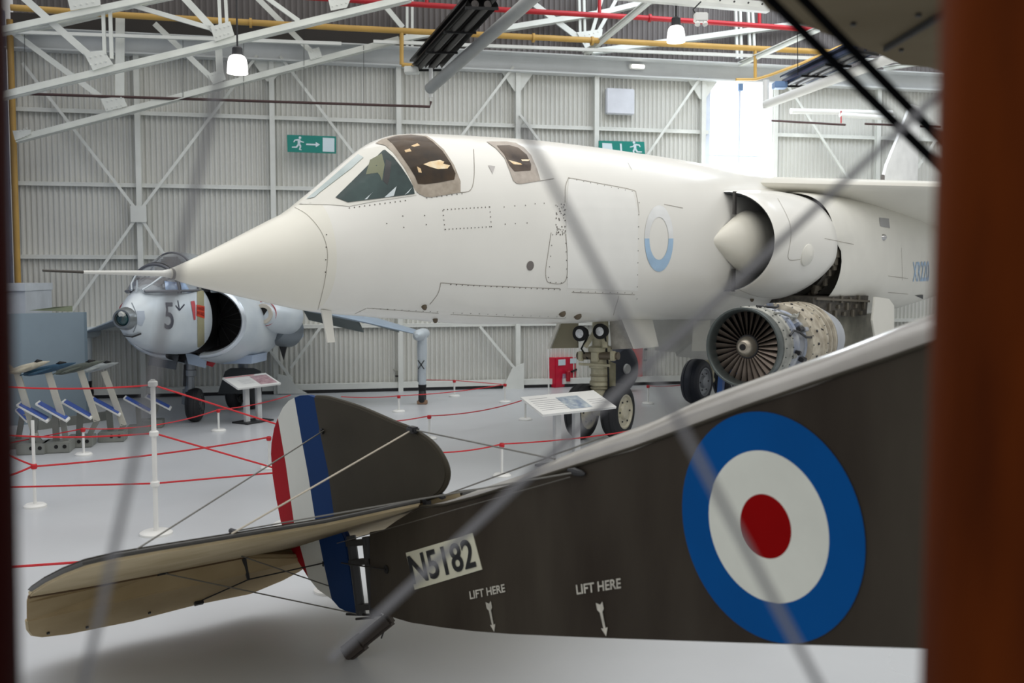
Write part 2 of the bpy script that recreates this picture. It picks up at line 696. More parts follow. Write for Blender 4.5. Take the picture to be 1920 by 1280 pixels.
# perforated tray / beam near the top right, a lamp rail
root = thing('roof_purlin', wp(9, 6.2, 3), 'bright white roof rail at top right that carries a lamp and a small white box', 'beam')
pa, pb = atY(1060, -14, 12.6), atY(1440, 20, 13.2)
mb = MB()
mb.bar(pa, pb, 0.10, 0.05); mb.bar(pa + Z * 0.06, pb + Z * 0.06, 0.03, 0.1)
mb.build('rail', M_steel, root, smooth=False)
mb = MB()
for i in range(14):
    p = pa.lerp(pb, (i + 0.5) / 14)
    mb.cyl(p + V((0, -0.05, 0.06)), p + V((0, -0.07, 0.06)), 0.012, seg=8)
mb.build('bolts', M_dark, root)
for k, (a, b, lab) in enumerate((((25, 60), (640, 82), 'left run of the thin pale roof purlin just above the wall beam'), ((700, 78), (1770, 118), 'long thin pale roof purlin above the wall beam, right of the black heater'))):
    mb = MB()
    mb.bar(tp(*a, 0.7), tp(*b, 0.7), 0.06, 0.05)
    tag(mb.build('roof_purlin', M_steel, smooth=False), lab, 'purlin')
# rafters running out from the wall
for a, b, lab in (((1098, 103), (1232, -8), 'pale sloping roof strut left of the upper right lamp'), ((1388, 122), (1535, 56), 'bright white sloping roof strut above the tall window'),
                  ((1660, 130), (1765, 112), 'short white sloping roof strut just left of the brown post')):
    mb = MB()
    pa = tp(*a, 0.35)
    pb = onp(*b, pa, V((0.97, 0.25, 0)))
    pb = atY(*b, pa.y - 1.6)
    d = (pb - pa).normalized()
    mb.bar(pa, pb, 0.08, 0.05); mb.bar(pa + Z * 0.04, pb + Z * 0.04, 0.14, 0.012)
    tag(mb.build('roof_strut', M_steel2, smooth=False), lab, 'strut')


# pipes
def pipe(name, label, cat, pts, r, m, flanges=(), drops=()):
    root = thing(name, pts[0], label, cat)
    MB().tube(pts, r, 12).build('pipe_run', m, root)
    for p, d in flanges:
        MB().cyl(p - d * 0.02, p + d * 0.02, r * 1.55, seg=14).build('flange', m, root)
    for p0, p1, rr in drops:
        MB().tube([p0, p1], rr, 10).build('branch', m, root)
    return root


v = 1.1
pr = [tp(560, -6, v), tp(900, 16, v), tp(1200, 33, v), tp(1535, 56, v)]
pipe('sprinkler_pipe', 'red sprinkler pipe running across the upper roof', 'pipe', pr, 0.045, M_red,
     [(tp(1218, 34, v), W)], [(tp(800, -14, v), tp(800, 8, v), 0.03), (tp(1124, -8, v), tp(1124, 28, v), 0.03), (tp(1424, 12, v), tp(1424, 48, v), 0.03)])
v = 0.75
py = [tp(20, 14, v), tp(240, 29, v), tp(640, 52, v), tp(1000, 70, v), tp(1560, 98, v)]
pipe('gas_pipe', 'long yellow gas pipe crossing the roof above the wall beam', 'pipe', py, 0.05, M_yel,
     [(tp(1000, 71, v), W), (tp(1110, 77, v), W), (tp(470, 43, v), W)],
     [(tp(753, 58, v), tp(753, 121, v), 0.035), (tp(753, 121, v), tp(775, 123, v), 0.035), (tp(1416, 92, v), tp(1416, 148, v), 0.03)])
pc = [wp(U0 + 0.1, 0.0, 0.3), wp(U0 + 0.1, 6.05, 0.3)]
o = MB().tube(pc, 0.05, 12).build('gas_riser', M_yel)
tag(o, 'yellow vertical pipe standing in the left corner beside the dark red post', 'pipe')
v = 0.95
pts = [tp(1380, 149, v), tp(1416, 149, v), tp(1440, 142, v), tp(1500, 120, v), tp(1580, 85, v)]
tag(MB().tube(pts, 0.025, 8).build('gas_branch_pipe', M_yel), 'thin kinked yellow pipe above the tall window', 'pipe')
# brown drain pipe hung on the wall
M_brown = mat('brown_pipe', (72, 48, 46), 0.5)
v = 0.55
pd = [tp(50, 176, v), tp(400, 187, v), tp(806, 200, v), tp(808, 190, v)]
root = pipe('drain_pipe', 'thin dark brown pipe strung across the left half of the wall', 'pipe', pd, 0.022, M_brown)
for x, y0, y1 in ((46, 60, 176), (343, 70, 185), (457, 80, 188), (570, 60, 191), (682, 85, 196)):
    MB().tube([tp(x, y0, v), tp(x, y1, v)], 0.004, 5).build('hanger_wire', M_dark, root)
pd = [tp(1446, 226, v), tp(1585, 234, v)]
tag(MB().tube(pd, 0.02, 8).build('drain_pipe', M_brown), 'dark pipe run right of the tall window, left of the red band', 'pipe')
pd = [tp(1622, 232, v), tp(1764, 238, v)]
tag(MB().tube(pd, 0.02, 8).build('drain_pipe', M_brown), 'dark pipe run passing behind the white tail fin', 'pipe')
# white ducts right of window
root = thing('roof_tube', tp(1480, 208, 1.0), 'pair of white tubes on the wall right of the window, tied with a red band', 'tube')
MB().tube([tp(1483, 208, .9), tp(1672, 212, .9)], 0.05, 12).build('tube', M_post, root)
MB().tube([tp(1575, 215, 1.0), tp(1676, 222, 1.0)], 0.045, 12).build('tube', M_post, root)
MB().tube([tp(1577, 208, 1.02), tp(1577, 231, 1.02)], 0.012, 8).build('band', M_red, root)


# radiant heaters and their flues
M_heat = mat('heater_black', (30, 28, 27), 0.35, var=0.25, scale=2, metal=0.3)
def heater(label, corners, y0, y1, m, flip=1):
    """corners: far-left, far-right, near-right, near-left"""
    fl_, fr, nr, nl = atY(*corners[0], y0), atY(*corners[1], y0), atY(*corners[2], y1), atY(*corners[3], y1)
    root = thing('radiant_heater', fl_, label, 'heater')
    up = (fr - fl_).cross(nl - fl_).normalized()
    if up.z < 0:
        up = -up
    mb = MB()
    for i in range(6):      # ribbed reflector
        a, b = i / 6, (i + 1) / 6
        for q0, q1, h0, h1 in ((a, (a + b) / 2, 0, 0.07), ((a + b) / 2, b, 0.07, 0)):
            mb.quad(fl_.lerp(fr, q0) + up * h0, fl_.lerp(fr, q1) + up * h1, nl.lerp(nr, q1) + up * h1, nl.lerp(nr, q0) + up * h0)
    mb.prism([fl_ + up * .1, fr + up * .1, nr + up * .1, nl + up * .1], up * 0.03)
    mb.build('reflector', m, root, smooth=False)
    for t in (0.3, 0.68):
        MB().tube([fl_.lerp(fr, t) + up * 0.02, nl.lerp(nr, t) + up * 0.02], 0.05, 12).build('burner_tube', mat('burner_tube', (58, 54, 52), 0.4, metal=0.5), root)
    for t in (0.0, 0.33, 0.66, 1.0):
        MB().bar(fl_.lerp(nl, t) - up * .03, fr.lerp(nr, t) - up * .03, 0.03, 0.03).build('hanger_bracket', M_black, root, smooth=False)
    
    return root, up


hr, up = heater('black ribbed radiant heater hung below the roof, in front of the sprinkler pipe', ((768, 128), (828, 128), (935, 12), (872, 10)), 15.6, 12.6, M_heat)
mb = MB()
pa = atY(772, 132, 15.6)
mb.box(pa + V((0, 0, 0.0)), (0.22, 0.2, 0.1))
mb.build('burner_box', M_steel, hr, bevel=0.01)
pa, pb = atY(806, 166, 15.3), atY(1010, -14, 12.4)
root = thing('flue_duct', pa, 'grey round flue duct rising past the black heater', 'duct')
MB().tube([pa, pb], 0.085, 18).build('duct', mat('grey_duct', (160, 162, 160), 0.45), root)
MB().tube([atY(808, 128, 15.3), atY(808, 182, 15.3)], 0.03, 10).build('drop_pipe', M_post, root)
hr, up = heater('blue-black ribbed radiant heater at upper right behind the dark cables', ((1462, 158), (1512, 158), (1648, 98), (1600, 92)), 16.0, 13.5, mat('heater_blue', (48, 60, 88), 0.3, metal=0.3, var=0.3, scale=2))
mb = MB(); mb.box(atY(1462, 160, 15.9), (0.2, 0.2, 0.1)); mb.build('burner_box', mat('burner_blue', (120, 150, 190), 0.4), hr, bevel=0.01)
MB().tube([atY(1436, 196, 16.0), atY(1678, 106, 13.3)], 0.07, 18).build('flue_tube', M_post, hr)
MB().tube([atY(1436, 150, 16.0), atY(1436, 204, 16.0)], 0.05, 10).build('flue_drop', M_post, hr)
MB().tube([atY(1495, 62, 14.6), atY(1496, 140, 15.2)], 0.006, 6).build('hanger_wire', M_black, hr)

# hanging lamps
M_lamp = mat('lamp_glow', (255, 253, 248), 0.3, emit=2.2, var=0.0)
def lamp(x, y0, y1, y2, Y, label):
    """y0 top of cap, y1 top of shade, y2 rim"""
    c, a, b = atY(x, y0, Y), atY(x, y1, Y), atY(x, y2, Y)
    root = thing('pendant_lamp', b, label, 'lamp', 'bell lamps under the roof')
    h = a.z - b.z
    r = h * 0.57
    MB().lathe(a, b, [(0, r * .55), (.06, r * .72), (.18, r * .86), (.4, r * .95), (.7, r), (1, r * 1.02), (1.0, r * .95), (.4, r * .85), (.1, r * .5)], 28).build('lamp_shade', M_lamp, root)
    MB().lathe(c, a, [(0, r * .36), (.15, r * .5), (.9, r * .52), (1.1, r * .56)], 20).build('lamp_cap', M_dark, root)
    MB().tube([c + Z * 0.7, c], 0.012, 8).build('cord', M_dark, root)


lamp(445, 88, 104, 138, 13.0, 'glowing white bell lamp at upper left, hung from the near truss')
lamp(1267.5, 32, 49, 79, 13.0, 'glowing white bell lamp at upper right in front of the red pipe')
# small white floodlight box on rail
p = atY(1314, 33, 12.9)
root = thing('white_box_lamp', p, 'small white box with two spotlights under the upper right rail', 'spotlight')
MB().box(p, (0.17, 0.12, 0.11)).build('housing', M_post, root, bevel=0.012)
for s in (-1, 1):
    MB().lathe(p + V((0.04 * s, -0.02, -0.05)), p + V((0.05 * s, -0.05, -0.1)), [(0, .015), (.4, .03), (1, .035)], 14).build('spot_head', M_post, root)
MB().tube([p + V((-.07, 0, .05)), p + V((-.1, 0, .1)), p + V((0, 0, .2))], 0.01, 6).build('cable', M_dark, root)
# emergency light on the beam
u, z = onwall(1192, 126, 0.2)
root = thing('emergency_light', wp(u, z, 0.2), 'small lit emergency light on the long wall beam', 'light')
MB().box(wp(u, z, 0.24), (0.30, 0.07, 0.09), (W, Q, Z)).build('housing', M_post, root, bevel=0.015)
MB().box(wp(u + 0.02, z, 0.285), (0.24, 0.02, 0.06), (W, Q, Z)).build('diffuser', M_lamp, root, bevel=0.008)
# white square panel on wall
u0, z1 = onwall(1135, 166, 0.1); u1, z0 = onwall(1187, 216, 0.1)
root = thing('wall_speaker', wp((u0 + u1) / 2, z0, 0.1), 'square white box fixed high on the wall left of the window', 'wall box')
MB().box(wp((u0 + u1) / 2, (z0 + z1) / 2, 0.12), (u1 - u0, 0.12, z1 - z0), (W, Q, Z)).build('housing', mat('pale_box', (216, 219, 226), 0.5), root, bevel=0.015)

# exit signs
M_green = mat('sign_green', (10, 132, 120), 0.45, var=0.02)
M_signw = mat('sign_white', (214, 230, 236), 0.45, var=0.01)
def running_man(mb, S, x, y, k, mir=1):
    def P(pts):
        q = [(x + px * k * mir, y + py * k) for px, py in pts]
        hs = [S.hit(*p) for p in q]
        base = len(mb.v)
        mb.v += [h[0] + h[1] * 0.004 for h in hs]
        for t in tessellate_polygon([[V((a, b, 0)) for a, b in q]]):
            mb.f.append(tuple(base + i for i in t))
    P([(2 + 2 * math.cos(a * PI / 6), -9.5 + 2 * math.sin(a * PI / 6)) for a in range(12)])
    P([(-1, -7.5), (2.5, -7), (2.2, 0), (-1.6, 0.5), (-1.5, -3)])
    P([(2, -7), (4, -4.2), (8, -3.4), (7.8, -2), (3.4, -2.8), (1.5, -4)])
    P([(-1, -7.5), (-6.5, -6.5), (-8, -3), (-6.6, -2.4), (-5.4, -5), (0, -5)])
    P([(0, -1), (2.2, -0.5), (4, 3), (2.2, 9), (0.4, 8.6), (1.6, 3.4), (-1, 1)])
    P([(-1.6, 0), (1, 0.6), (-2.4, 5.6), (-10, 5.4), (-10, 3.8), (-4, 3.6)])
    P([(2.2, 9), (4.5, 9.4), (4.3, 8), (1, 7.6)])


def exit_sign(c4, label, right):
    v_ = 0.3
    S = Surf(plane=(WA + Q * (v_ + 0.03), Q))
    ps = [tp(x, y, v_) for x, y in c4]
    root = thing('exit_sign', ps[0], label, 'exit sign')
    MB().prism([p for p in ps], Q * 0.03).build('sign_board', M_green, root, smooth=False)
    mb = MB()
    def R(pts):
        hs = [S.hit(*p)[0] + Q * 0.004 for p in pts]
        b = len(mb.v); mb.v += hs
        for t in tessellate_polygon([[V((a, c, 0)) for a, c in pts]]):
            mb.f.append(tuple(b + i for i in t))
    x0, y0 = c4[0]
    if right:
        running_man(mb, S, 560, 270, 1.25)
        R([(574, 269), (592, 269.6), (592, 266), (600, 271), (592, 276), (592, 272.6), (574, 272)])
        R([(605, 258), (627, 259), (627, 285), (605, 284)])
    else:
        running_man(mb, S, 1191, 279, 1.25, -1)
        R([(1162, 269), (1165.5, 269.3), (1167, 290), (1163.5, 290)])
        R([(1129, 268), (1147, 269), (1150, 290), (1130, 290)])
    mb.build('running_figure', M_signw, root, smooth=False, label='white running figure, arrow and door')


exit_sign([(539, 285), (630, 288), (630, 256), (538, 253)], 'green exit sign with running figure and arrow, left above the jet nose', True)
exit_sign([(1122, 294), (1209, 296), (1207, 266), (1122, 264)], 'green exit sign half hidden behind the white jet spine', False)
# ================================================================ BIPLANE TAIL (foreground)
bn = V((-.81, -.586, 0)).normalized()     # out of its port side
bt = V((.586, -.81, 0)).normalized()      # towards its nose
SK = fl(648, 1231)                        # tail skid on the floor
B0 = atY(700, 1080, SK.y - 0.1)           # sternpost
aa = math.radians(5.1)
ct = bt * math.cos(aa) - bn * math.sin(aa)
nc = bn * math.cos(aa) + bt * math.sin(aa)
CP = B0 - nc * 0.035                      # a point of the centre plane
M_olive = mat('olive_dope', (56, 52, 43), 0.6, var=0.10, scale=2.2, col2=(68, 63, 53), bump=0.03, bscale=30, spec=.15)
M_brown_d = mat('olive_dope_side', (42, 34, 27), 0.55, scale=1.6, col2=(68, 62, 53), bump=0.03, bscale=25, spec=.15, stretch=(1.6, 1.6, .5))
M_linen = mat('linen_dope', (178, 160, 124), 0.7, scale=3.0, col2=(204, 188, 156), spec=.2, bump=0.06, bscale=18)
M_deck = mat('deck_grey', (150, 146, 140), 0.28, scale=4.0, col2=(170, 166, 160), bump=0.12, bscale=9, coat=0.4)
M_brown_w = mat('dark_wood', (58, 50, 44), 0.5, var=0.2)
M_cable = mat('cable_grey', (120, 118, 112), 0.45, metal=0.3)
M_blue = mat('roundel_blue', (0, 78, 146), 0.6, var=0.04, spec=.08)
M_rw = mat('roundel_white', (222, 224, 214), 0.45, var=0.03, scale=6)
M_rr = mat('roundel_red', (142, 0, 2), 0.6, var=0.05, spec=.06)
BI = thing('biplane', V((SK.x, SK.y, 0)), 'dark olive biplane tail in the foreground with a large blue, white and red roundel', 'biplane')


def side(x, y):
    q = onp(x, y, B0, bn)
    return (q - B0).dot(bt), q.z


def side_pt(l, z):
    return B0 + bt * l + Z * (z - B0.z)


top_px = [(706, 1003), (740, 978), (788, 949), (850, 944), (905, 927), (1080, 873), (1210, 832), (1280, 806), (1380, 769), (1481, 732), (1616, 690), (1744, 643)]
bot_px = [(716, 1150), (765, 1166), (850, 1179), (930, 1187), (1135, 1196), (1400, 1205), (1740, 1216)]
tops = [side(*p) for p in top_px]
bots = [side(*p) for p in bot_px]


def interp(tab, l):
    if l <= tab[0][0]:
        return tab[0][1]
    for (a, b), (c, d) in zip(tab, tab[1:]):
        if l <= c:
            return b + (d - b) * (l - a) / (c - a)
    (a, b), (c, d) = tab[-3], tab[-1]
    return tab[-1][1] + (d - b) / (c - a) * (l - c)


lend = 4.1
ls = [-0.035, .12, .25, .38, .48, .7, .95, 1.2, 1.45, 1.7, 1.95, 2.2, 2.45, 2.7, 2.95, 3.2, 3.5, 3.8, lend]
rings, drings = [], []
for l in ls:
    zt, zb = interp(tops, l), interp(bots, l)
    pt, pb = side_pt(l, zt), side_pt(l, zb)
    hw = (pt - CP).dot(nc)
    st, sb = pt - nc * 2 * hw, pb - nc * 2 * hw
    rings.append([pt, pb, sb, st])
    rise = max(0.0, min(0.11, (l - 0.35) * 0.065))
    arc = []
    for k in range(13):
        a = PI * k / 12
        arc.append(CP + ct * ((pt - CP).dot(ct)) + nc * (hw * 1.01 * math.cos(a)) + Z * (zt - CP.z + rise * math.sin(a) ** 0.8 - 0.004 + 0.006 * math.sin(9 * l)))
    drings.append(arc)
fus = MB().rings(rings).build('fuselage', M_brown_d, BI, smooth=False)
dk = MB()
dk.rings(drings[3:], closed=True, cap=True)
dk = dk.build('top_decking', M_deck, BI, label='grey rounded top decking', ang=50)
mb = MB()
edge = [side_pt(l, interp(tops, l)) + bn * 0.004 for l in ls[4:]]
mb.tube(edge, 0.006, 6)
mb.build('edge_lacing', M_olive, BI)
S_side = Surf(plane=(B0, bn))
# roundel: concentric rings painted on the side
lc, zc = side(1436, 986)
r_o = 0.5 * (side(1436, 772)[1] - side(1436, 1198)[1]) * 1.0


def ell(rx, rz, n=72, dl=0.0):
    return [(lc + dl + rx * math.cos(2 * PI * k / n), zc + rz * math.sin(2 * PI * k / n)) for k in range(n)]


def ring_mesh(r0, r1, off, dl=0.0):
    mb = MB()
    n = 72
    o = [side_pt(*p) + bn * off for p in ell(r1, r1 * 1.0, n, dl)]
    if r0:
        i_ = [side_pt(*p) + bn * off for p in ell(r0, r0, n, dl)]
        mb.add(o + i_, [(k, (k + 1) % n, n + (k + 1) % n, n + k) for k in range(n)])
    else:
        mb.add(o, [tuple(range(n))])
    return mb


ro = ring_mesh(0.66 * r_o, r_o, 0.003).build('roundel_outer_ring', M_blue, BI, smooth=False, label='blue outer ring of the roundel')
ring_mesh(0.28 * r_o, 0.66 * r_o, 0.003).build('roundel_middle_ring', M_rw, BI, smooth=False, label='white middle ring of the roundel')
ring_mesh(0, 0.28 * r_o, 0.003).build('roundel_center', M_rr, BI, smooth=False, label='red centre of the roundel')
# serial panel and stencils
pn = [(762, 1036), (887, 999), (905, 1067), (779, 1105)]
sp_ = MB()
sp_.prism([onp(x, y, B0, bn) + bn * 0.001 for x, y in pn], bn * 0.003)
spo = sp_.build('serial_panel', mat('panel_cream', (214, 212, 190), 0.5, var=0.03), BI, smooth=False, label='cream panel with serial lettering')
M_ink = mat('black_ink', (24, 26, 30), 0.6)
lettering(S_side, 'N5182', [(777, 1096), (896, 1062), (884, 1008), (765, 1042)], M_ink, 'serial_lettering', spo, 0.007, 0.02)
M_sten = mat('stencil_white', (200, 196, 184), 0.7, var=0.15, scale=20)
lettering(S_side, 'LIFT HERE', [(883, 1123), (949, 1109), (947, 1094), (881, 1108)], M_sten, 'stencil_lettering', fus, 0.004, 0.02, label='LIFT HERE stencil near the serial')
lettering(S_side, 'LIFT HERE', [(1083, 1114), (1166, 1102), (1165, 1083), (1081, 1096)], M_sten, 'stencil_lettering', fus, 0.004, 0.02, label='LIFT HERE stencil nearer the roundel')
for (xa, ya), (xb, yb), k in (((916, 1124), (928, 1184), 1.0), ((1124, 1125), (1138, 1192), 1.25)):
    dx, dy = xb - xa, yb - ya
    L = math.hypot(dx, dy); ux, uy = dx / L, dy / L; vx, vy = -uy, ux
    def Pq(s_, t_):
        return (xa + ux * s_ * L + vx * t_ * k, ya + uy * s_ * L + vy * t_ * k)
    patch(S_side, [[Pq(.05, -5), Pq(.12, -1), Pq(.05, 5), Pq(.25, 5), Pq(.33, 2), Pq(.78, 1.6), Pq(.76, 5), Pq(1, 0), Pq(.76, -5), Pq(.78, -1.6), Pq(.33, -2), Pq(.25, -5)]],
          M_sten, 'lift_arrow', fus, 0.004, res=40)
# fin
fin_px = [(594, 745), (612, 746), (630, 750), (680, 766), (740, 792), (774, 806), (810, 830), (832, 860), (840, 886), (835, 908), (822, 924), (800, 934), (765, 944), (735, 956), (700, 968), (634, 985), (620, 880), (606, 815)]


def cpl(x, y, off=0.0):
    return onp(x, y, CP + nc * off, nc)


mb = MB()
mb.prism([cpl(x, y) - nc * 0.018 for x, y in smoothpts(fin_px[:15], k=3) + fin_px[15:]], nc * 0.036)
mb.build('fin', M_olive, BI, ang=50, bevel=0.008)
mb = MB()
mb.tube([cpl(x, y) for x, y in smoothpts(fin_px[:14], k=4)], 0.014, 8)
mb.build('fin_edge_tube', M_olive, BI)
MB().bar(cpl(799, 930), cpl(802, 955), 0.03, 0.03, nc).build('fin_strut', M_dark, BI)
# rudder, three painted bands
red_px = [(525, 783), (518, 802), (513, 830), (512, 850), (515, 890), (522, 935), (530, 975), (545, 1020), (566, 1056), (582, 1082), (574, 1050), (556, 985), (540, 870)]
wht_px = [(525, 783), (534, 764), (545, 751), (556, 745), (569, 820), (582, 890), (597, 985), (612, 1060), (626, 1122), (600, 1104), (582, 1082), (574, 1050), (556, 985), (540, 870)]
blu_px = [(556, 745), (566, 741), (580, 740), (594, 744), (606, 815), (620, 880), (634, 970), (650, 1012), (661, 1080), (672, 1148), (660, 1148), (640, 1138), (626, 1122), (612, 1060), (597, 985), (582, 890), (569, 820)]
for px, m_, lab in ((red_px, mat('rudder_red', (160, 22, 34), 0.6, spec=.1), 'red trailing band'), (wht_px, mat('rudder_white', (216, 218, 212), 0.5, var=0.03), 'white middle band'), (blu_px, mat('rudder_blue', (20, 54, 104), 0.6, var=0.05, spec=.1), 'blue leading band')):
    MB().prism([cpl(x, y) - nc * 0.014 for x, y in px], nc * 0.028).build('rudder_band', m_, BI, smooth=False, label=lab)
MB().tube([cpl(596, 745), cpl(608, 815), cpl(622, 880), cpl(636, 972), cpl(654, 1012)], 0.016, 10).build('rudder_post', mat('rudder_blue_dark', (20, 44, 88), 0.4), BI)
# sternpost fittings
mb = MB()
mb.tube([cpl(689, 1006), cpl(704, 1154)], 0.030, 10)
MB().tube([cpl(658, 1004), cpl(677, 1152)], 0.026, 10).build('hinge_tube', M_dark, BI)
mb.build('sternpost', M_dark, BI)
for y in (1018, 1054, 1138):
    a = 652 + (y - 1008) * 0.15
    MB().bar(cpl(a + 2, y), cpl(a + 40, y - 3), 0.05, 0.03, Z).build('hinge', M_dark, BI, smooth=False)
MB().bar(cpl(612, 1056), cpl(655, 1050), 0.02, 0.022, Z).build('rudder_horn', M_black, BI)
MB().box(cpl(610, 1056), (0.03, 0.03, 0.04), (bt, bn, Z)).build('shackle', M_black, BI, bevel=0.006)
MB().cyl(onp(725, 1067, B0, bn) + bn * .001, onp(725, 1067, B0, bn) + bn * 0.005, 0.022, seg=20).build('cable_hole', M_black, BI)
MB().tube([onp(725, 1067, B0, bn) + bn * 0.006, cpl(640, 1055, 0.06)], 0.004, 6).build('control_cable', M_dark, BI)
# tail skid
mb = MB()
p0, p1 = cpl(716, 1172), SK + Z * 0.012
d_ = (p1 - p0)
mb.bar(p0 - d_ * 0.25, p0 + d_ * .55, 0.055, 0.07, Z)
mb.bar(p0 + d_ * .5, p1, 0.06, 0.095, Z)
mb.build('tail_skid', M_brown_w, BI, bevel=0.012)
MB().tube([cpl(718, 1165), cpl(719, 1185), cpl(715, 1196)], 0.004, 6).build('loose_wire', M_dark, BI)
for xa, ya, xb, yb in ((650, 1151, 715, 1153), (668, 1160, 700, 1157)):
    MB().tube([cpl(xa, ya), cpl(xb, yb)], 0.007, 6).build('bolt', M_dark, BI)

# tailplane and elevator, port and starboard
R0 = onp(788, 949, B0, bn)
k1 = (-ct * math.cos(math.radians(20)) - Z * math.sin(math.radians(20)))
n1 = nc.cross(k1).normalized()
tp_le = [(788, 947), (740, 957), (700, 966), (610, 985), (450, 1012), (300, 1037), (215, 1052), (160, 1065), (120, 1080), (85, 1097), (60, 1113)]
tp_hg = [(54, 1119), (150, 1103), (302, 1075), (454, 1045), (560, 1028), (638, 1013), (706, 998), (782, 956)]
LE = [onp(x, y, R0, n1) for x, y in tp_le]
HG = [onp(x, y, R0, n1) for x, y in tp_hg]
h_in = HG[5]
k2 = (-ct * math.cos(math.radians(38)) - Z * math.sin(math.radians(38)))
n2 = nc.cross(k2).normalized()
el_px = [(54, 1119), (51, 1130), (51, 1165), (53, 1182), (60, 1191), (80, 1194), (130, 1188), (250, 1164), (370, 1133), (470, 1113), (530, 1088), (560, 1072), (600, 1045), (636, 1014)]
EL = [onp(x, y, HG[0], n2) for x, y in el_px]
for q in (n1, n2):
    if q.z < 0:
        q.negate()


def mirror(p, sgn):
    if sgn > 0:
        return p
    return p - nc * 2 * (p - CP).dot(nc)


for sgn in (1, -1):
    mb = MB()
    poly = [mirror(p, sgn) for p in LE + HG]
    mb.prism(poly, n1 * 0.03)
    mb.build('tailplane', M_linen, BI, ang=30, bevel=0.006, label=None)
    le = [mirror(p, sgn) + n1 * 0.02 for p in LE]
    MB().tube(le, 0.010, 8).build('leading_edge', mat('edge_grey', (58, 56, 52), 0.5, var=0.1), BI, label='dark grey leading edge')
    top = MB()
    top.prism([p + n1 * 0.031 for p in poly], n1 * 0.004)
    top.build('upper_skin', M_olive, BI, smooth=False, label='olive upper skin')
    if sgn < 0:
        continue
    mb = MB()
    poly2 = [mirror(p, sgn) for p in EL[:-1] + [HG[5], HG[4], HG[3], HG[2], HG[1]]]
    mb.prism(poly2, n2 * 0.018)
    el = mb.build('elevator', mat('linen_dope_dark', (160, 140, 104), 0.7, scale=3, col2=(180, 160, 124), spec=.2, bump=0.06, bscale=18), BI, ang=30, bevel=0.005)
    MB().tube([mirror(p, sgn) + n2 * .008 for p in EL[2:-1]], 0.009, 6).build('trailing_edge', M_linen, el)
    mb = MB().tube([mirror(p, sgn) for p in HG[:6]], 0.008, 6)
    mb.build('hinge_line', mat('hinge_brown', (96, 72, 44), 0.6), el)
    # horns
    if sgn > 0:
        b_ = HG[3] * 0.98 + HG[4] * 0.02
        e_ = atY(466, 1086, (b_.y + 0.05))
        MB().tube([b_, e_], [0.016, 0.009], 8).build('elevator_horn', M_dark, el)
        u_ = atY(436, 996, LE[4].y + 0.3)
        MB().tube([u_ - Z * 0.035, u_], [0.014, 0.010], 8).build('elevator_horn', M_dark, el, label='upper horn')
        MB().lathe(u_ - bt * 0.02, u_ + bt * 0.06, [(0, .012), (.5, .016), (1, .008)], 8).build('shackle', M_dark, el)
        for a, b, r in (((375, 1126), None, .0035), ((470, 1087), None, 0.0035)):
            pass
        q1 = onp(372, 1128, HG[0], n2)
        MB().tube([e_, q1], 0.004, 6).build('control_cable', M_dark, el)
        MB().tube([e_, cpl(612, 1054)], 0.004, 6).build('control_cable', M_dark, el)
        for x, y in ((90, 1185), (163, 1174), (280, 1147)):
            p = onp(x, y, HG[0], n2)
            MB().cyl(p, p - n2 * 0.01, 0.008, seg=8).build('fastener', M_dark, el)
        q = onp(372, 1127, HG[0], n2)
        MB().box(q - n2 * .01, (.05, .02, .02), (nc, k2, n2)).build('cable_bracket', M_dark, el)
        f1 = onp(305, 1074, R0, n1); f2 = onp(452, 1042, R0, n1)
        MB().tube([f1, cpl(676, 1152)], 0.0035, 6).build('bracing_wire', M_cable, BI, label='lower bracing wire')
        MB().tube([f2, cpl(622, 1100)], 0.0035, 6).build('bracing_wire', M_cable, BI, label='lower inner bracing wire')
        MB().box(f1, (.05, .02, .02), (nc, k1, n1)).build('wire_lug', M_dark, BI)
        g1 = LE[4].lerp(LE[5], .1) + n1 * .03
        g2 = LE[5].lerp(LE[6], .5) + n1 * .03
        ft = cpl(774, 805, 0.02)
        MB().tube([ft, g1], 0.004, 6).build('bracing_wire', mat('wire_pale', (196, 186, 168), 0.5), BI, label='pale wire across the fin')
        MB().tube([cpl(607, 807, 0.02), g2], 0.0035, 6).build('bracing_wire', M_cable, BI, label='upper outer bracing wire')
        MB().box(ft, (.07, .045, .03), (bt, nc, Z)).build('wire_fitting', M_dark, BI, bevel=.008)
        MB().box(cpl(604, 808, 0.02), (.04, .03, .03), (bt, nc, Z)).build('wire_fitting', M_dark, BI, bevel=.008)
        w1 = side_pt(*side(1085, 884)) + bn * 0.01
        MB().tube([u_, w1], 0.0035, 6).build('control_cable', M_cable, BI)
        MB().tube([cpl(632, 1018, .1), side_pt(*side(1075, 893)) + bn * 0.012], 0.0025, 6).build('control_cable', mat('wire_dull', (84, 80, 72), 0.5), BI)
        MB().lathe(w1 - bt * .05, w1 + bt * .05, [(0, .006), (.4, .016), (.8, .012), (1, .004)], 8).build('cable_fairlead', M_dark, BI)
        w2 = cpl(828, 930)
        MB().tube([w2, drings[9][4] + Z * .01], 0.0035, 6).build('control_cable', M_cable, BI)
        MB().lathe(w2 - bt * .02, w2 + bt * .03, [(0, .01), (.5, .016), (1, .006)], 8).build('shackle', M_dark, BI)
        MB().tube([ft, drings[8][3] + Z * .004], 0.0035, 6).build('bracing_wire', M_cable, BI, label='forward fin bracing wire')

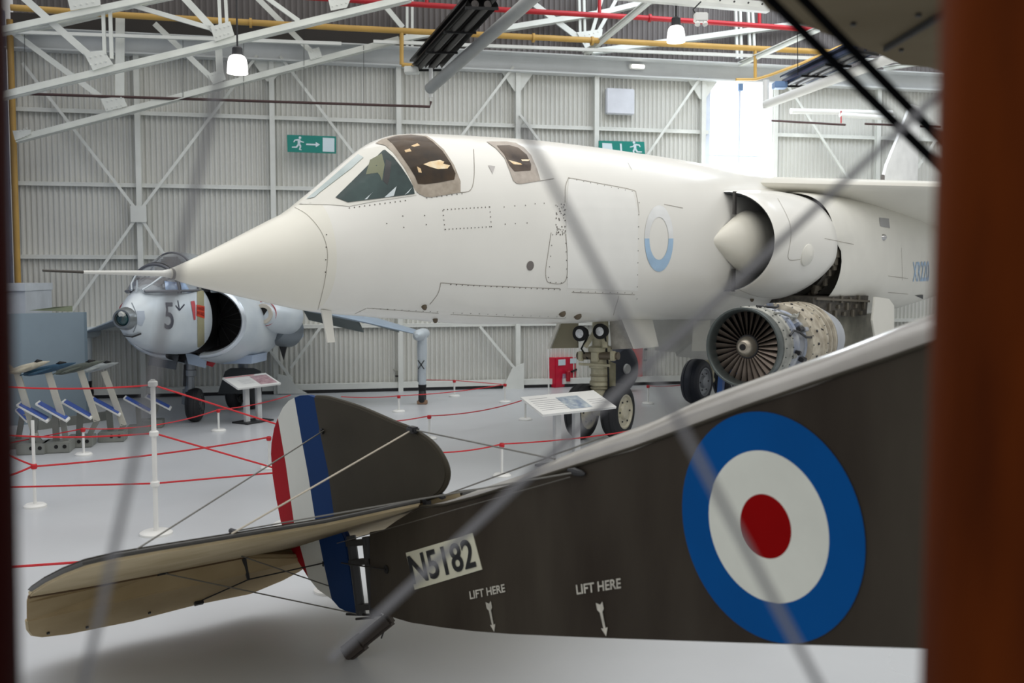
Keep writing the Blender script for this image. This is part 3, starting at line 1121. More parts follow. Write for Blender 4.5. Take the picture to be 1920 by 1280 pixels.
# ================================================================ NEAR WING BAY (out of focus)
M_mahog = mat('varnished_wood', (62, 22, 2), 0.6, scale=3.5, col2=(98, 42, 4), spec=0.06, stretch=(6, 6, 0.8))
M_mahog2 = mat('dark_varnished_wood', (24, 3, 2), 0.6, scale=2.2, col2=(40, 6, 3), spec=0.05, stretch=(6, 6, 0.8))
M_wingl = mat('wing_linen_grey', (104, 94, 74), 0.8, spec=.05, scale=2, col2=(116, 106, 86), bump=0.05, bscale=10)
WBY = thing('biplane_wing', atY(1840, 1400, 0.72), 'blurred near wing bay of brown wooden struts, dark cables and grey wing underside', 'wing')


def strut(xt, xb, wpx, Y, m, lab):
    """upright wooden strut of streamlined section"""
    t0, t1 = atY(xt, -260, Y + 0.02), atY(xb, 1560, Y - 0.02)
    rings = []
    for k in range(2):
        c = (t0, t1)[k]
        hw = wpx / 2 / F * Y
        rings.append([c + V((hw * math.cos(2 * PI * j / 28), 1.35 * hw * math.sin(2 * PI * j / 28) * (1 if math.sin(2 * PI * j / 28) > 0 else 0.7), 0)) for j in range(28)])
    MB().rings(rings).build('wooden_strut', m, WBY, label=lab)


strut(1909, 1857, 244, 0.62, M_mahog, 'reddish brown strut at the right edge')
strut(-74, -40, 142, 0.60, M_mahog2, 'very dark red strut at the left edge')
# wing underside at the upper right
Yw = 1.5
wl_px = [(1400, -30), (1440, 18), (1490, 40), (1545, 62), (1600, 84), (1645, 100), (1690, 122), (1740, 126), (1900, 170), (2150, 40), (2150, -400), (1500, -400)]
wz = 2.42
up_pts = []
for x, y in wl_px:
    d = ray(x, y)
    p = CAM + d * (1.62 / d.y)
    up_pts.append(p)
zr = max(p.z for p in up_pts)
wing_pts = [onp(x, y, V((0.7, 1.5, 2.47)), V((0.0, -0.10, 1))) for x, y in wl_px]
wg = MB().prism(wing_pts, V((0, 0, 0.05)))
wg.build('wing_panel', M_wingl, WBY, ang=30, label='grey linen wing underside')
rb = MB()
ra, rbp = onp(1660, 92, V((0.7, 1.5, 2.462)), V((0, -.10, 1))), onp(1800, 8, V((0.7, 1.5, 2.462)), V((0, -.10, 1)))
rb.bar(ra, rbp, 0.010, 0.012)
rb.build('trailing_batten', M_black, WBY, label='dark wing edge batten')
for x, y in ((1600, 43), (1690, 92), (1722, 26)):
    p = onp(x, y, V((0.7, 1.5, 2.468)), V((0, -.10, 1)))
    MB().cyl(p, p - Z * 0.006, 0.006, seg=10).build('wing_eyelet', M_dark, WBY)


def wire(pa, Ya, pb, Yb, r, m, lab=None):
    MB().tube([atY(*pa, Ya), atY(*pb, Yb)], r, 8).build('bracing_cable', m, WBY, label=lab)


M_wb = mat('black_cable', (6, 7, 9), 0.8, spec=.05)
M_wg = mat('steel_wire', (124, 124, 128), 0.5)
wire((1404, -40), 1.3, (1790, 340), 1.3, 0.0070, M_wb, 'left one of the two black cables')
wire((1468, -40), 1.3, (1830, 330), 1.3, 0.0070, M_wb, 'right one of the two black cables')
wire((620, 1236), 0.85, (1790, 148), 0.85, 0.0034, M_wg, 'long pale wire rising to the right')
wire((975, 230), 0.62, (1560, 1330), 0.62, 0.0026, M_wg, 'pale wire falling across the roundel')
wire((420, 110), 0.62, (140, 1360), 0.62, 0.0026, M_wg, 'pale wire at left across the tailplane')
# ================================================================ WHITE JET
JA = V((math.cos(PI / 4), math.sin(PI / 4), 0))     # towards its tail
JP = V((JA.y, -JA.x, 0))                            # out of its port side
JM = fl(1122, 823)                                  # between the nose wheels
JN = onp(318, 511, JM, JP)
JN = V((JN.x, JN.y, 0))
JET = thing('jet_aircraft', V((JM.x, JM.y, 0)), 'large white jet with long pointed nose and gold-tinted cockpit, in mid hall', 'aircraft')


def jp(s, p, z):
    return JN + JA * s + JP * p + Z * z


# s, top, bottom, half width, height of the widest point, top exponent, bottom exponent
ST = [(0.0, 2.070, 1.995, .036, 2.03, 2, 2), (.12, 2.120, 1.955, .082, 2.035, 2, 2), (.25, 2.175, 1.920, .125, 2.045, 2, 2),
      (.5, 2.290, 1.865, .205, 2.07, 2, 2), (.77, 2.420, 1.805, .295, 2.10, 2, 2), (1.0, 2.53, 1.755, .36, 2.13, 2, 2), (1.18, 2.615, 1.718, .41, 2.16, 2, 2.05),
      (1.26, 2.680, 1.702, .43, 2.17, 1.95, 2.05), (1.5, 2.865, 1.665, .49, 2.2, 1.8, 2.1), (1.75, 3.07, 1.64, .55, 2.23, 1.75, 2.15), (1.95, 3.22, 1.625, .595, 2.25, 1.8, 2.2),
      (2.08, 3.30, 1.61, .62, 2.26, 1.9, 2.2), (2.2, 3.355, 1.60, .64, 2.27, 2, 2.2), (2.35, 3.405, 1.59, .66, 2.28, 2.05, 2.2), (2.6, 3.445, 1.57, .695, 2.3, 2.1, 2.25), (2.9, 3.47, 1.535, .73, 2.31, 2.1, 2.3),
      (3.5, 3.505, 1.495, .78, 2.33, 2.1, 2.4), (4.2, 3.54, 1.475, .82, 2.35, 2.1, 2.45), (4.8, 3.553, 1.46, .84, 2.36, 2.1, 2.5), (5.5, 3.56, 1.46, .86, 2.38, 2.1, 2.5),
      (6.4, 3.555, 1.455, .90, 2.4, 2.15, 2.5), (7.2, 3.54, 1.44, .95, 2.42, 2.2, 2.5), (8.0, 3.50, 1.42, 1.0, 2.42, 2.3, 2.5), (8.8, 3.46, 1.40, 1.05, 2.42, 2.4, 2.6), (9.9, 3.40, 1.36, 1.2, 2.42, 2.5, 3.0),
      (12, 3.36, 1.40, 1.2, 2.42, 2.5, 3.0), (14.6, 3.30, 1.6, .9, 2.45, 2.4, 2.4)]


def catmull(tab, x):
    n = len(tab)
    i = 0
    while i < n - 2 and tab[i + 1][0] < x:
        i += 1
    a, b = tab[i], tab[i + 1]
    p, q = tab[max(0, i - 1)], tab[min(n - 1, i + 2)]
    h = b[0] - a[0]
    t = max(0.0, min(1.0, (x - a[0]) / h))
    out = []
    for k in range(1, len(a)):
        m0 = (b[k] - p[k]) / (b[0] - p[0]) if b[0] != p[0] else 0
        m1 = (q[k] - a[k]) / (q[0] - a[0]) if q[0] != a[0] else 0
        t2, t3 = t * t, t * t * t
        out.append((2 * t3 - 3 * t2 + 1) * a[k] + (t3 - 2 * t2 + t) * h * m0 + (-2 * t3 + 3 * t2) * b[k] + (t3 - t2) * h * m1)
    return out


def section(s, n=56):
    top, bot, w_, zc, e1, e2 = catmull(ST, s)
    r = []
    for j in range(n):
        a = 2 * PI * j / n
        c, si = math.cos(a), math.sin(a)
        e = e1 if si >= 0 else e2
        hh = (top - zc) if si >= 0 else (zc - bot)
        r.append((w_ * math.copysign(abs(c) ** (2 / e), c), zc + hh * math.copysign(abs(si) ** (2 / e), si)))
    return r


S_RAD = 1.36
ss = [0, .03, .08, .16, .25, .4, .55, .7, .85, 1.0, 1.12, 1.24, S_RAD]
ss2 = [S_RAD] + [1.42 + .06 * i for i in range(26)] + [3.0 + .2 * i for i in range(25)] + [8.0 + .4 * i for i in range(17)]
rad = MB().rings([[jp(s, p, z) for p, z in section(s)] for s in ss]).build('radome', mat('radome_cream', (234, 231, 218), 0.36, var=0.012, coat=0.15), JET, label='cream nose cone', ang=50)
hull = MB().rings([[jp(s, p, z) for p, z in section(s)] for s in ss2]).build('fuselage', M_white, JET, ang=50)
# intake lip position on the side of the hull
pl_ = 0.93
q = onp(1372, 452, JN + JP * pl_, JP)
SL = (q - JN).dot(JA)
ZL = q.z
zt = onp(1371, 357, JN + JP * pl_, JP).z
zb = onp(1376, 548, JN + JP * pl_, JP).z
RZ = (zt - zb) / 2
ZL = (zt + zb) / 2


def darc(s, rx, rz, zc, sgn, pc=0.80, n=28, a0=-90, a1=90, e=2.0):
    r = []
    for k in range(n + 1):
        a = math.radians(a0 + (a1 - a0) * k / n)
        c, si = math.cos(a), math.sin(a)
        r.append(jp(s, sgn * (pc + rx * abs(c) ** (2 / e)), zc + rz * math.copysign(abs(si) ** (2 / e), si)))
    return r


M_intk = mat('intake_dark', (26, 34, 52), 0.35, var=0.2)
RX = 0.75
SE = SL + 1.55       # rear edge of the intake cowl
cowls = []
for sgn in (1, -1):
    o_ = MB()
    prof = [(0.0, .985), (.012, 1.0), (.05, 1.015), (.25, 1.035), (.6, 1.05), (1.0, 1.06), (1.35, 1.06), (1.52, 1.045), (1.55, 1.02)]
    o_.rings([[p - JA * (d * .24 * max(0, min(1, (ZL - .25 - p.z) / .45))) for p in darc(SL + d, RX * f, RZ * f * (1 + .07 * min(1, d)), ZL - .02 * d, sgn)] for d, f in prof], closed=False, cap=False)
    cw = o_.build('intake_cowl', M_white, JET, ang=50)
    cowls.append(cw)
    o_ = MB()
    o_.rings([darc(SL + d, RX * f, RZ * f, ZL, sgn) for d, f in ((0, .985), (.03, .955), (.1, .94), (.3, .92), (.9, .9))], closed=False, cap=False)
    o_.build('intake_duct', mat('duct_grey', (74, 77, 82), 0.5), cw)
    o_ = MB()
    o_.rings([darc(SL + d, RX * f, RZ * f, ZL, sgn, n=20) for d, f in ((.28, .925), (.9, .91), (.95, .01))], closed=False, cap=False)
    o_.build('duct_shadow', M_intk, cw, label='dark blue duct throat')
    # half cone on the fuselage side
    ck = MB()
    cprof = [(-.46, .005), (-.3, .10), (-.1, .235), (.05, .34), (.17, .38), (.27, .405), (.29, .40), (.45, .41), (.8, .38)]
    n = 22
    rr = []
    for d, r in cprof:
        rr.append([jp(SL + d, sgn * (.86 + .10 * max(0, min(1, (d + .46) / .5)) + r * .72 * math.sin(PI * k / n)), ZL + r * math.cos(PI * k / n) + 0.0) for k in range(n + 1)])
    ck.rings(rr, closed=False, cap=False)
    cn = ck.build('intake_cone', mat('cone_cream', (226, 222, 208), 0.3, var=0.02, coat=0.2), JET, label='cream half cone in the intake')
    # splitter strip edge
    st = MB()
    for z0, z1 in ((ZL + .34, ZL + RZ * .98), (ZL - RZ * .98, ZL - .34)):
        st.box(jp(SL + .0, sgn * .965, (z0 + z1) / 2), (.05, .03, z1 - z0), (JA, JP, Z))
    st.build('splitter_edge', mat('splitter_dark', (70, 68, 66), 0.5), cw, smooth=False)
    # rear nacelle side
    o_ = MB()
    s0 = SE + .17
    o_.rings([[p - JA * (.19 * max(0, min(1, (p.z - ZL + .12) / .12)) if d < .1 else 0) for p in darc(s0 + d, RX * f, g, ZL - .10, sgn, e=2.5)] for d, f, g in ((0, 1.0, .80), (.02, 1.02, .82), (.5, 1.0, .84), (1.5, .96, .86), (3, .85, .86), (4.6, .5, .7))], closed=False, cap=False)
    rear = o_.build('rear_nacelle', M_white2, JET, ang=50)
    cowls.append(rear)
    # open bay between cowl and rear panel
    o_ = MB()
    o_.rings([darc(SE - .02 + d, RX * .93, .74, ZL - .02, sgn) for d in (0, .1, .2, .3)], closed=False, cap=False)
    bay = o_.build('engine_bay', mat('bay_dark', (44, 42, 38), 0.6, var=0.5, scale=14, col2=(86, 80, 70)), JET, label='dark open engine bay')
    if sgn > 0:
        ob = MB()
        rnd = random.Random(3)
        for k in range(26):
            a = math.radians(-80 + 100 * rnd.random())
            c = jp(SE + .02 + .12 * rnd.random(), .8 + RX * .95 * math.cos(a), ZL - .02 + .75 * math.sin(a))
            ob.box(c, (.05 + .06 * rnd.random(), .03, .04 + .08 * rnd.random()), (JA, JP, Z))
        ob.build('bay_fittings', mat('bay_fitting', (104, 98, 86), 0.5, metal=0.3), bay, smooth=False)
# under-belly open bay, framing and doors behind the engine
bd = MB()
bd.rings([[jp(SE - .35 + d, .75, 1.42), jp(SE - .35 + d, 1.40, 1.46), jp(SE - .35 + d, 1.42, 1.74), jp(SE - .35 + d, .75, 1.78)] for d in (0, 1.6)])
bd = bd.build('belly_bay', mat('bay_dark', (44, 42, 38), 0.6), JET, smooth=False, label='dark equipment bay under the nacelle')
ob = MB()
for k in range(14):
    c = jp(SE + .0 + .085 * k, 1.425, 1.50 + .10 * (k % 3))
    ob.box(c, (.05, .03, .05 + .05 * (k % 2)), (JA, JP, Z))
ob.bar(jp(SE - .3, 1.43, 1.72), jp(SE + 1.25, 1.43, 1.66), .03, .03)
ob.build('bay_fittings', mat('bay_fitting', (104, 98, 86), 0.5), bd, smooth=False)
dr = [onp(x, y, jp(0, 1.62, 0), JP) for x, y in ((1637, 556), (1664, 560), (1673, 572), (1673, 640), (1640, 650), (1632, 600))]
MB().prism(dr, JP * .03).build('bay_door', M_white2, JET, smooth=False, bevel=.006)
dr = [onp(x, y, jp(0, 1.30, 0), JP) for x, y in ((1520, 590), (1642, 588), (1642, 660), (1570, 664))]
MB().prism(dr, JP * .02).build('bay_lining', mat('lining_olive', (120, 118, 106), 0.6, var=.15, scale=6), bd, smooth=False, label='olive grey inner panel')
# wing
Mw = mat('wing_cream', (228, 225, 214), 0.4, var=0.015)
LD = (JA * math.sin(math.radians(58)) + JP * math.cos(math.radians(58)))
for sgn in (1, -1):
    le0 = onp(1474, 346, jp(0, .95, 0), JP)
    s0 = (le0 - JN).dot(JA); z0 = le0.z
    def wpt(s, p, z):
        return jp(s, sgn * p, z)
    rows = []
    for p, cr in ((.75, 1.0), (1.4, .97), (2.6, .8), (3.6, .6)):
        sl = s0 + (p - .95) * math.tan(math.radians(58))
        ch = max(1.2, (6.0 - (p - .75) * 1.35))
        ch = min(ch, 14.2 - sl)
        prof = [(0, .0), (.012, .055), (.06, .10), (.3, .12), (.7, .08), (1, .0), (.97, -.42), (.6, -.44), (.3, -.26), (.06, -.075), (.012, -.04)]
        rows.append([wpt(sl + ch * a, p, z0 + .02 + b * cr) for a, b in prof])
    MB().rings(rows).build('wing', Mw, JET, ang=40, label=None)
# fin
fp = [(1650, 352), (1655, 338), (1662, 310), (1705, 204), (1709, 196), (1724, 200), (1726, 210), (1722, 270), (1719, 352)]
fpt = [onp(x, y, JN, JP) for x, y in fp]
MB().prism([p - JP * .04 for p in fpt], JP * .05).build('tail_fin', mat('fin_white', (246, 246, 243), .5), JET, smooth=False)
MB().box(onp(1655, 336, JN + JP * .07, JP), (.12, .03, .16), (JA, JP, Z)).build('fin_vent', mat('vent_grey', (120, 114, 110), 0.6), JET, bevel=.01)
# pitot boom
tip = jp(0, 0, 2.032)
pb = atY(80, 507, tip.y - 1.35)
pb = JN + Z * 2.032 - JA * 0
mid = onp(156, 510, JN, JP)
end = onp(80, 507, JN, JP)
MB().lathe(tip + JA * .03, mid, [(0, .036), (.06, .036), (.12, .026), (1, .013)], 14).build('pitot_boom', mat('boom_white', (222, 222, 216), 0.35), JET, label='white pitot boom')
MB().cyl(mid, end, .012, .009, 12).build('pitot_tip', mat('boom_dark', (66, 62, 56), 0.5), JET, label='dark pitot tip')
MB().lathe(tip + JA * .012, tip + JA * .05, [(0, .040), (0, .046), (1, .052), (1, .04)], 20).build('nose_ring', mat('ring_grey', (120, 116, 108), .4), JET)
# under-nose aerial
q0, q1, q2, q3 = [onp(x, y, JN + JP * .15, JP) for x, y in ((601, 580), (619, 582), (626, 641), (612, 642))]
MB().prism([q0, q1, q2, q3], JP * .02).build('blade_aerial', M_white2, JET, smooth=False, label='white blade below the nose')

# ---- details drawn on the skin
SJ = Surf([rad, hull] + cowls)
M_glassb = mat('gold_glass', (30, 20, 8), 0.08, scale=2.4, col2=(84, 60, 28), spec=0.22)
M_glasst = mat('teal_glass', (30, 40, 42), 0.1, scale=2.6, col2=(66, 84, 82), spec=.25)
M_glassl = mat('pale_glass', (150, 168, 166), 0.08, scale=2.2, col2=(196, 206, 204), coat=0.5)
M_frame = mat('canopy_frame', (150, 138, 122), 0.45, scale=14, col2=(176, 164, 148))
cf = patch(SJ, [[(722, 273), (735, 285), (755, 311), (768, 334), (777, 356), (786, 364), (797, 369), (808, 370), (863, 361), (863, 340), (851, 310), (832, 281), (812, 263), (800, 255.5), (770, 253), (740, 255), (716, 262), (704, 269)]],
           M_frame, 'canopy_frame', JET, 0.006, 8, label='dirty bronze canopy frame')
patch(SJ, [[(737, 271), (750, 289), (766, 312), (778, 332), (783, 345), (796, 346), (826, 342), (851, 337), (853, 326), (845, 308), (829, 284), (811, 267), (797, 257.5), (770, 254), (742, 256.5), (726, 262)]],
      M_glassb, 'canopy_glass', cf, 0.010, 8, label='gold tinted canopy glass')
wf = patch(SJ, [[(560, 383), (600, 349), (640, 314), (676, 281), (700, 277), (721, 274), (738, 288), (757, 315), (770, 338), (780, 358), (781, 366), (700, 378), (655, 387), (620, 384)]], M_white2, 'windscreen_frame', JET, 0.005, 8)
patch(SJ, [[(629, 371), (660, 341), (690, 311), (718, 283), (722, 282), (738, 296), (752, 314), (764, 332), (774, 350), (777, 364), (715, 372), (652, 380)]], M_glasst, 'side_window', wf, 0.010, 8, label='dark teal triangular side window')
patch(SJ, [[(575, 374), (600, 353), (630, 327), (655, 305), (672, 290), (682, 296), (660, 316), (625, 343), (600, 362), (590, 371)]], M_glassl, 'front_window', wf, 0.010, 8, label='pale windscreen')
# things dimly seen through the panes, and glints painted on the glass
patch(SJ, [[(694, 301), (716, 289), (721, 310), (716, 340), (712, 330), (708, 325), (686, 328)]], mat('pane_ochre', (112, 116, 84), 0.3), 'seat_panel', wf, 0.0108, 8, label='ochre cockpit side seen through the pane')
patch(SJ, [[(724, 300), (734, 305), (730, 335), (726, 348), (718, 340)]], mat('pane_black', (22, 24, 24), 0.2), 'seat_column', wf, 0.0112, 8, label='dark seat column seen through the pane')
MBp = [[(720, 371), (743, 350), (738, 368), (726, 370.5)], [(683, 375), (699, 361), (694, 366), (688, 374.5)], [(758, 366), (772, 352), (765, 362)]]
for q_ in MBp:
    patch(SJ, [q_], mat('pane_glint', (206, 216, 218), 0.2), 'pane_glint', wf, 0.0112, 8, label='white glint painted low in the pane')
patch(SJ, [[(793, 309), (806, 304), (818, 302), (824, 301), (832, 304), (830, 308), (843, 311), (838, 317), (820, 318), (806, 314)]], mat('gold_map', (232, 190, 120), 0.3, scale=12, col2=(250, 236, 206)), 'headrest', cf, 0.0112, 8, label='pale gold headrest seen through the canopy')
for q_ in ([(781, 313), (788, 317), (790, 325), (784, 324)], [(770, 275), (782, 270), (787, 274), (776, 277)], [(758, 283), (768, 280), (771, 285), (760, 287)]):  # small gold glints painted on the canopy glass
    patch(SJ, [q_], mat('gold_glints', (224, 190, 140), 0.3), 'canopy_glint', cf, 0.0112, 8)
rf = patch(SJ, [[(912, 266), (930, 279), (946, 297), (955, 320), (962, 339), (968, 344), (976, 345), (1013, 339), (1007, 318), (996, 292), (982, 277), (967, 268.5), (950, 266)]], mat('hatch_frame', (166, 154, 142), 0.45, scale=14, col2=(188, 178, 166)), 'rear_canopy_frame', JET, 0.006, 8, label='grey rear hatch frame')
patch(SJ, [[(931, 274), (955, 273.5), (971, 278), (987, 291), (995, 309), (994, 320), (980, 321), (964, 322), (955, 311), (944, 289)]], mat('rear_glass', (52, 38, 28), 0.08, scale=3, col2=(108, 90, 72), spec=.25), 'rear_window', rf, 0.010, 8, label='brown rear window')
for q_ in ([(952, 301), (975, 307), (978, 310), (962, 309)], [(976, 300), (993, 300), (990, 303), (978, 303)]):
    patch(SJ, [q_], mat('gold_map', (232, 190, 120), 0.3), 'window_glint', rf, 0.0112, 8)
# seams
SM = MB()
SW = 0.0055
for pts in ([(863, 361), (880, 358), (887, 344), (889, 320), (888, 280)],
            [(1013, 339), (1038, 335)], [(1065, 333), (1130, 345), (1185, 356), (1193, 366), (1198, 400)], [(1066, 333), (1060, 350), (1059, 380)],
            [(826, 530), (900, 535), (1050, 541)], [(826, 530), (821, 550), (806, 570)], [(688, 577), (740, 581), (822, 587)], [(845, 589), (960, 594), (1060, 597)],
            [(1072, 548), (1190, 552)], [(1160, 554), (1150, 590)], [(686, 578), (665, 588)],
            [(1458, 372), (1474, 402), (1482, 425), (1482, 450), (1478, 485), (1500, 486)], [(1385, 542), (1420, 555), (1480, 560)],
            [(1546, 447), (1600, 458)], [(1690, 465), (1692, 525)], [(1665, 548), (1702, 551)], [(1665, 517), (1702, 522)],
            [(1245, 383), (1280, 390)], [(1177, 305), (1184, 318)]):
    stroke(SM, SJ, smoothpts(pts, k=5), SW)
stroke(SM, SJ, smoothpts([(1033, 436), (1028, 470), (1023, 505), (1024, 522), (1030, 530), (1054, 531), (1063, 515), (1063, 470), (1060, 440)], k=5), SW)
stroke(SM, SJ, smoothpts([(553, 389), (575, 402), (596, 425), (609, 450), (614, 476), (612, 505), (606, 540), (596, 580)], k=5), .0035)
SM.build('panel_seams', mat('seam_line', (150, 142, 130), 0.8), hull, smooth=False)
RV = MB()
def rrow(a, b, n, r=.006):
    for i in range(n):
        t = i / max(1, n - 1)
        dot(RV, SJ, a[0] + (b[0] - a[0]) * t, a[1] + (b[1] - a[1]) * t, r)
rrow((832, 393), (917, 388), 13); rrow((835, 430), (918, 425), 13); rrow((830, 395), (834, 430), 5); rrow((918, 388), (921, 425), 5)
rrow((1068, 335), (1185, 359), 10); rrow((845, 533), (1050, 543), 20, .007); rrow((1075, 546), (1185, 549), 9)
rrow((1036, 440), (1028, 520), 5); rrow((1060, 440), (1063, 520), 6); rrow((1032, 529), (1052, 530), 3)
rrow((700, 578), (820, 584), 10, .006); rrow((850, 586), (1060, 594), 14, .006); rrow((655, 390), (760, 376), 12, .006); rrow((612, 440), (610, 510), 4)
rrow((1198, 380), (1194, 560), 9, .007); rrow((800, 371), (866, 363), 8, .006)
rnd = random.Random(5)
for k in range(42):
    dot(RV, SJ, 1042 + 18 * rnd.random(), 382 + 58 * rnd.random(), .006 + .003 * rnd.random())
for x, y in ((725, 419), (755, 405), (757, 426), (796, 404), (799, 421), (945, 388), (965, 386), (985, 385), (1003, 382), (1020, 381), (947, 420), (966, 419), (988, 418)):
    dot(RV, SJ, x, y, .006)
tag(RV.build('rivets', mat('rivet_dark', (104, 98, 90), 0.7), hull, smooth=False), kind='stuff')
VN = MB()
dot(VN, SJ, 994, 498, .05, seg=16)
VN.build('round_vent', mat('vent_grey', (120, 114, 110), 0.6), hull, smooth=False)
for x, y, r in ((795, 574, .03), (816, 598, .03), (1054, 587, .045), (1083, 592, .05), (1410, 560, .03)):
    h = SJ.hit(x, y)
    if h:
        MB().lathe(h[0] - h[1] * .01, h[0] + h[1] * .04, [(0, r), (.7, r * .8), (1, r * .4)], 10).build('skin_fitting', mat('fitting_bronze', (96, 84, 66), 0.5), hull)
patch(SJ, [[(915, 310), (928, 312), (923, 326)]], mat('faded_mark', (196, 192, 188), 0.6), 'faded_triangle', hull, .005)
# big access panel behind the cockpit, slightly different white
patch(SJ, [[(1066, 335), (1130, 347), (1186, 358), (1196, 400), (1196, 545), (1064, 540), (1061, 400)]], mat('panel_white', (240, 239, 233), 0.34, var=.015), 'access_panel', hull, .003, 10)
# pale roundel
def ra(cx, cy, rx, ry, a0, a1, n=26):
    return [(cx + rx * math.cos(math.radians(a0 + (a1 - a0) * k / n)), cy + ry * math.sin(math.radians(a0 + (a1 - a0) * k / n))) for k in range(n + 1)]
patch(SJ, [ra(1235, 447, 27, 62, 0, 180) + ra(1235, 447, 18, 40, 180, 0)], mat('pale_blue', (170, 200, 226), 0.45, var=.05, scale=4), 'roundel', hull, .005, 6, label='pale blue ring marking')
patch(SJ, [ra(1235, 447, 27, 62, 180, 360) + ra(1235, 447, 18, 40, 360, 180)], mat('highlight_white', (236, 237, 235), 0.4), 'roundel_upper', hull, .005, 6, label='upper half of the ring marking, painted near white for the highlight')  # upper half whitened to paint the highlight over it
lettering(SJ, 'XR220', [(1711, 528), (1742, 527), (1742, 489), (1711, 491)], mat('serial_blue', (164, 190, 216), 0.5), 'serial_lettering', JET, .006, .02, label='pale blue serial XR220')
# blister on the cowl
h = SJ.hit(1514, 478)
MB().lathe(h[0] - h[1] * .03, h[0] + h[1] * .06, [(0, .15), (.4, .14), (.75, .09), (1, .01)], 20).build('blister', M_white2, cowls[0])
h = SJ.hit(1656, 445)
MB().lathe(h[0], h[0] + h[1] * .05, [(0, .05), (.6, .04), (1, .01)], 14).build('sensor', M_chrome, JET)
patch(SJ, [[(1648, 408), (1666, 410), (1668, 428), (1650, 424)]], mat('grey_plate', (160, 160, 160), 0.5), 'grey_plate', JET, .006)
patch(SJ, [[(1714, 553), (1730, 552), (1730, 560)]], M_dark, 'vent_slot', JET, .008)

# ---- nose gear
M_gear = mat('gear_cream', (186, 180, 152), 0.45, var=0.12, scale=10)
M_hub = mat('hub_cream', (200, 194, 172), 0.45, var=0.08, scale=12)
NG = bpy.data.objects.new('nose_gear', None)
C.objects.link(NG); NG.parent = JET
NG.location = (0, 0, 0)


def wheel(parent, c, ax, r, wd, mt, mh, name='wheel', hubr=.64):
    """tyre with its hub; the hub is a child of the tyre"""
    ax = ax.normalized()
    prof = [(-.5, hubr * .98), (-.48, hubr), (-.5, hubr * 1.1), (-.47, .80), (-.38, .93), (-.22, .985), (-.2, .965), (-.16, .99), (0, 1.0), (.16, .99), (.2, .965), (.22, .985), (.38, .93), (.47, .80), (.5, hubr * 1.1), (.48, hubr), (.5, hubr * .98)]
    a, b = c - ax * wd / 2, c + ax * wd / 2
    t = MB().lathe(a, b, [(p + .5, r * q) for p, q in prof], 40, False).build(name, mt, parent)
    for sg in (-1, 1):
        e = c + ax * sg * wd * .36
        hp = MB().lathe(e - ax * sg * .02, e + ax * sg * wd * .16, [(0, r * hubr), (.8, r * hubr), (.85, r * hubr * .9), (.4, r * hubr * .82), (.35, r * hubr * .45), (.9, r * hubr * .36), (1, r * hubr * .2)], 28)
        hb = hp.build('hub', mh, t)
        bt_ = MB()
        u = ax.cross(Z).normalized(); w_ = ax.cross(u)
        for k in range(6):
            p = e + (u * math.cos(k * PI / 3) + w_ * math.sin(k * PI / 3)) * r * hubr * .62 + ax * sg * wd * .06
            bt_.cyl(p, p + ax * sg * .012, r * .035, seg=8)
        bt_.build('hub_bolts', M_dark, t)
    return t


ax = (JP * 1.0).normalized()
wax = V((math.cos(math.radians(-32)), math.sin(math.radians(-32)), 0))
rw = .345
w1 = wheel(NG, fl(1158, 822) + Z * rw + V((0, 0.0, 0)), wax, rw, .22, M_rubber, M_hub)
w2 = wheel(NG, fl(1091, 822) + Z * rw, wax, rw, .21, M_rubber, M_hub)
gx = (fl(1158, 822) + fl(1091, 822)) / 2
def g(dx, z, dy=0):
    return gx + wax * dx + Z * z + V((wax.y, -wax.x, 0)) * -dy
MB().cyl(g(-.28, rw), g(.28, rw), .055, seg=14).build('axle', M_gear, NG)
MB().lathe(g(0, .30), g(0, 1.5), [(0, .09), (.05, .12), (.15, .12), (.17, .105), (.3, .105), (.31, .13), (.34, .13), (.35, .115), (.48, .115), (.49, .14), (.53, .14), (.54, .125), (.64, .125), (.66, .15), (.7, .15), (.72, .10), (1, .10)], 24).build('strut', M_gear, NG)
sl = MB()
for z in (.62, .70, .78):
    sl.lathe(g(0, z), g(0, z + .03), [(0, .118), (.5, .13), (1, .118)], 20)
sl.build('strut_rings', mat('gear_dark_cream', (150, 144, 120), 0.5), NG)
MB().cyl(g(-.26, 1.03, -.1), g(.3, 1.05, -.1), .048, seg=14).build('steering_jack', mat('jack_bronze', (110, 100, 84), 0.4, metal=0.4), NG)
sl = MB()
for dx, z, w_ in ((-.2, 1.03, .06), (.24, 1.05, .06), (0, 1.03, .1)):
    sl.box(g(dx, z, -.13), (w_, .06, .12), (wax, V((wax.y, -wax.x, 0)), Z))
sl.build('jack_clamp', M_gear, NG, bevel=.008)
for dx in (-.15, .12):
    MB().bar(g(dx, 1.14, -.12), g(dx * .4, 1.32, -.05), .06, .05).build('link', M_gear, NG)
MB().box(g(-.02, .93, -.12), (.42, .05, .03), (wax, V((wax.y, -wax.x, 0)), Z)).build('cross_bar', M_gear, NG, bevel=.006)
MB().tube([g(.1, 1.35, -.08), g(.16, .9, -.1), g(.13, .55, -.02), g(.12, .4, .0)], .012, 8).build('hose', M_black, NG)
MB().tube([g(-.12, 1.3, -.08), g(-.2, 1.12, -.12), g(-.1, 1.0, -.14)], .012, 8).build('hose', M_black, NG)
MB().prism([g(.10, .98, 0), g(.12, .5, 0), g(.2, .55, 0), g(.2, .95, 0)], wax * .02).build('torque_link', M_gear, NG, bevel=.006)
M_lens = mat('lamp_lens', (180, 184, 186), 0.12, scale=18, col2=(240, 242, 244), coat=.6)
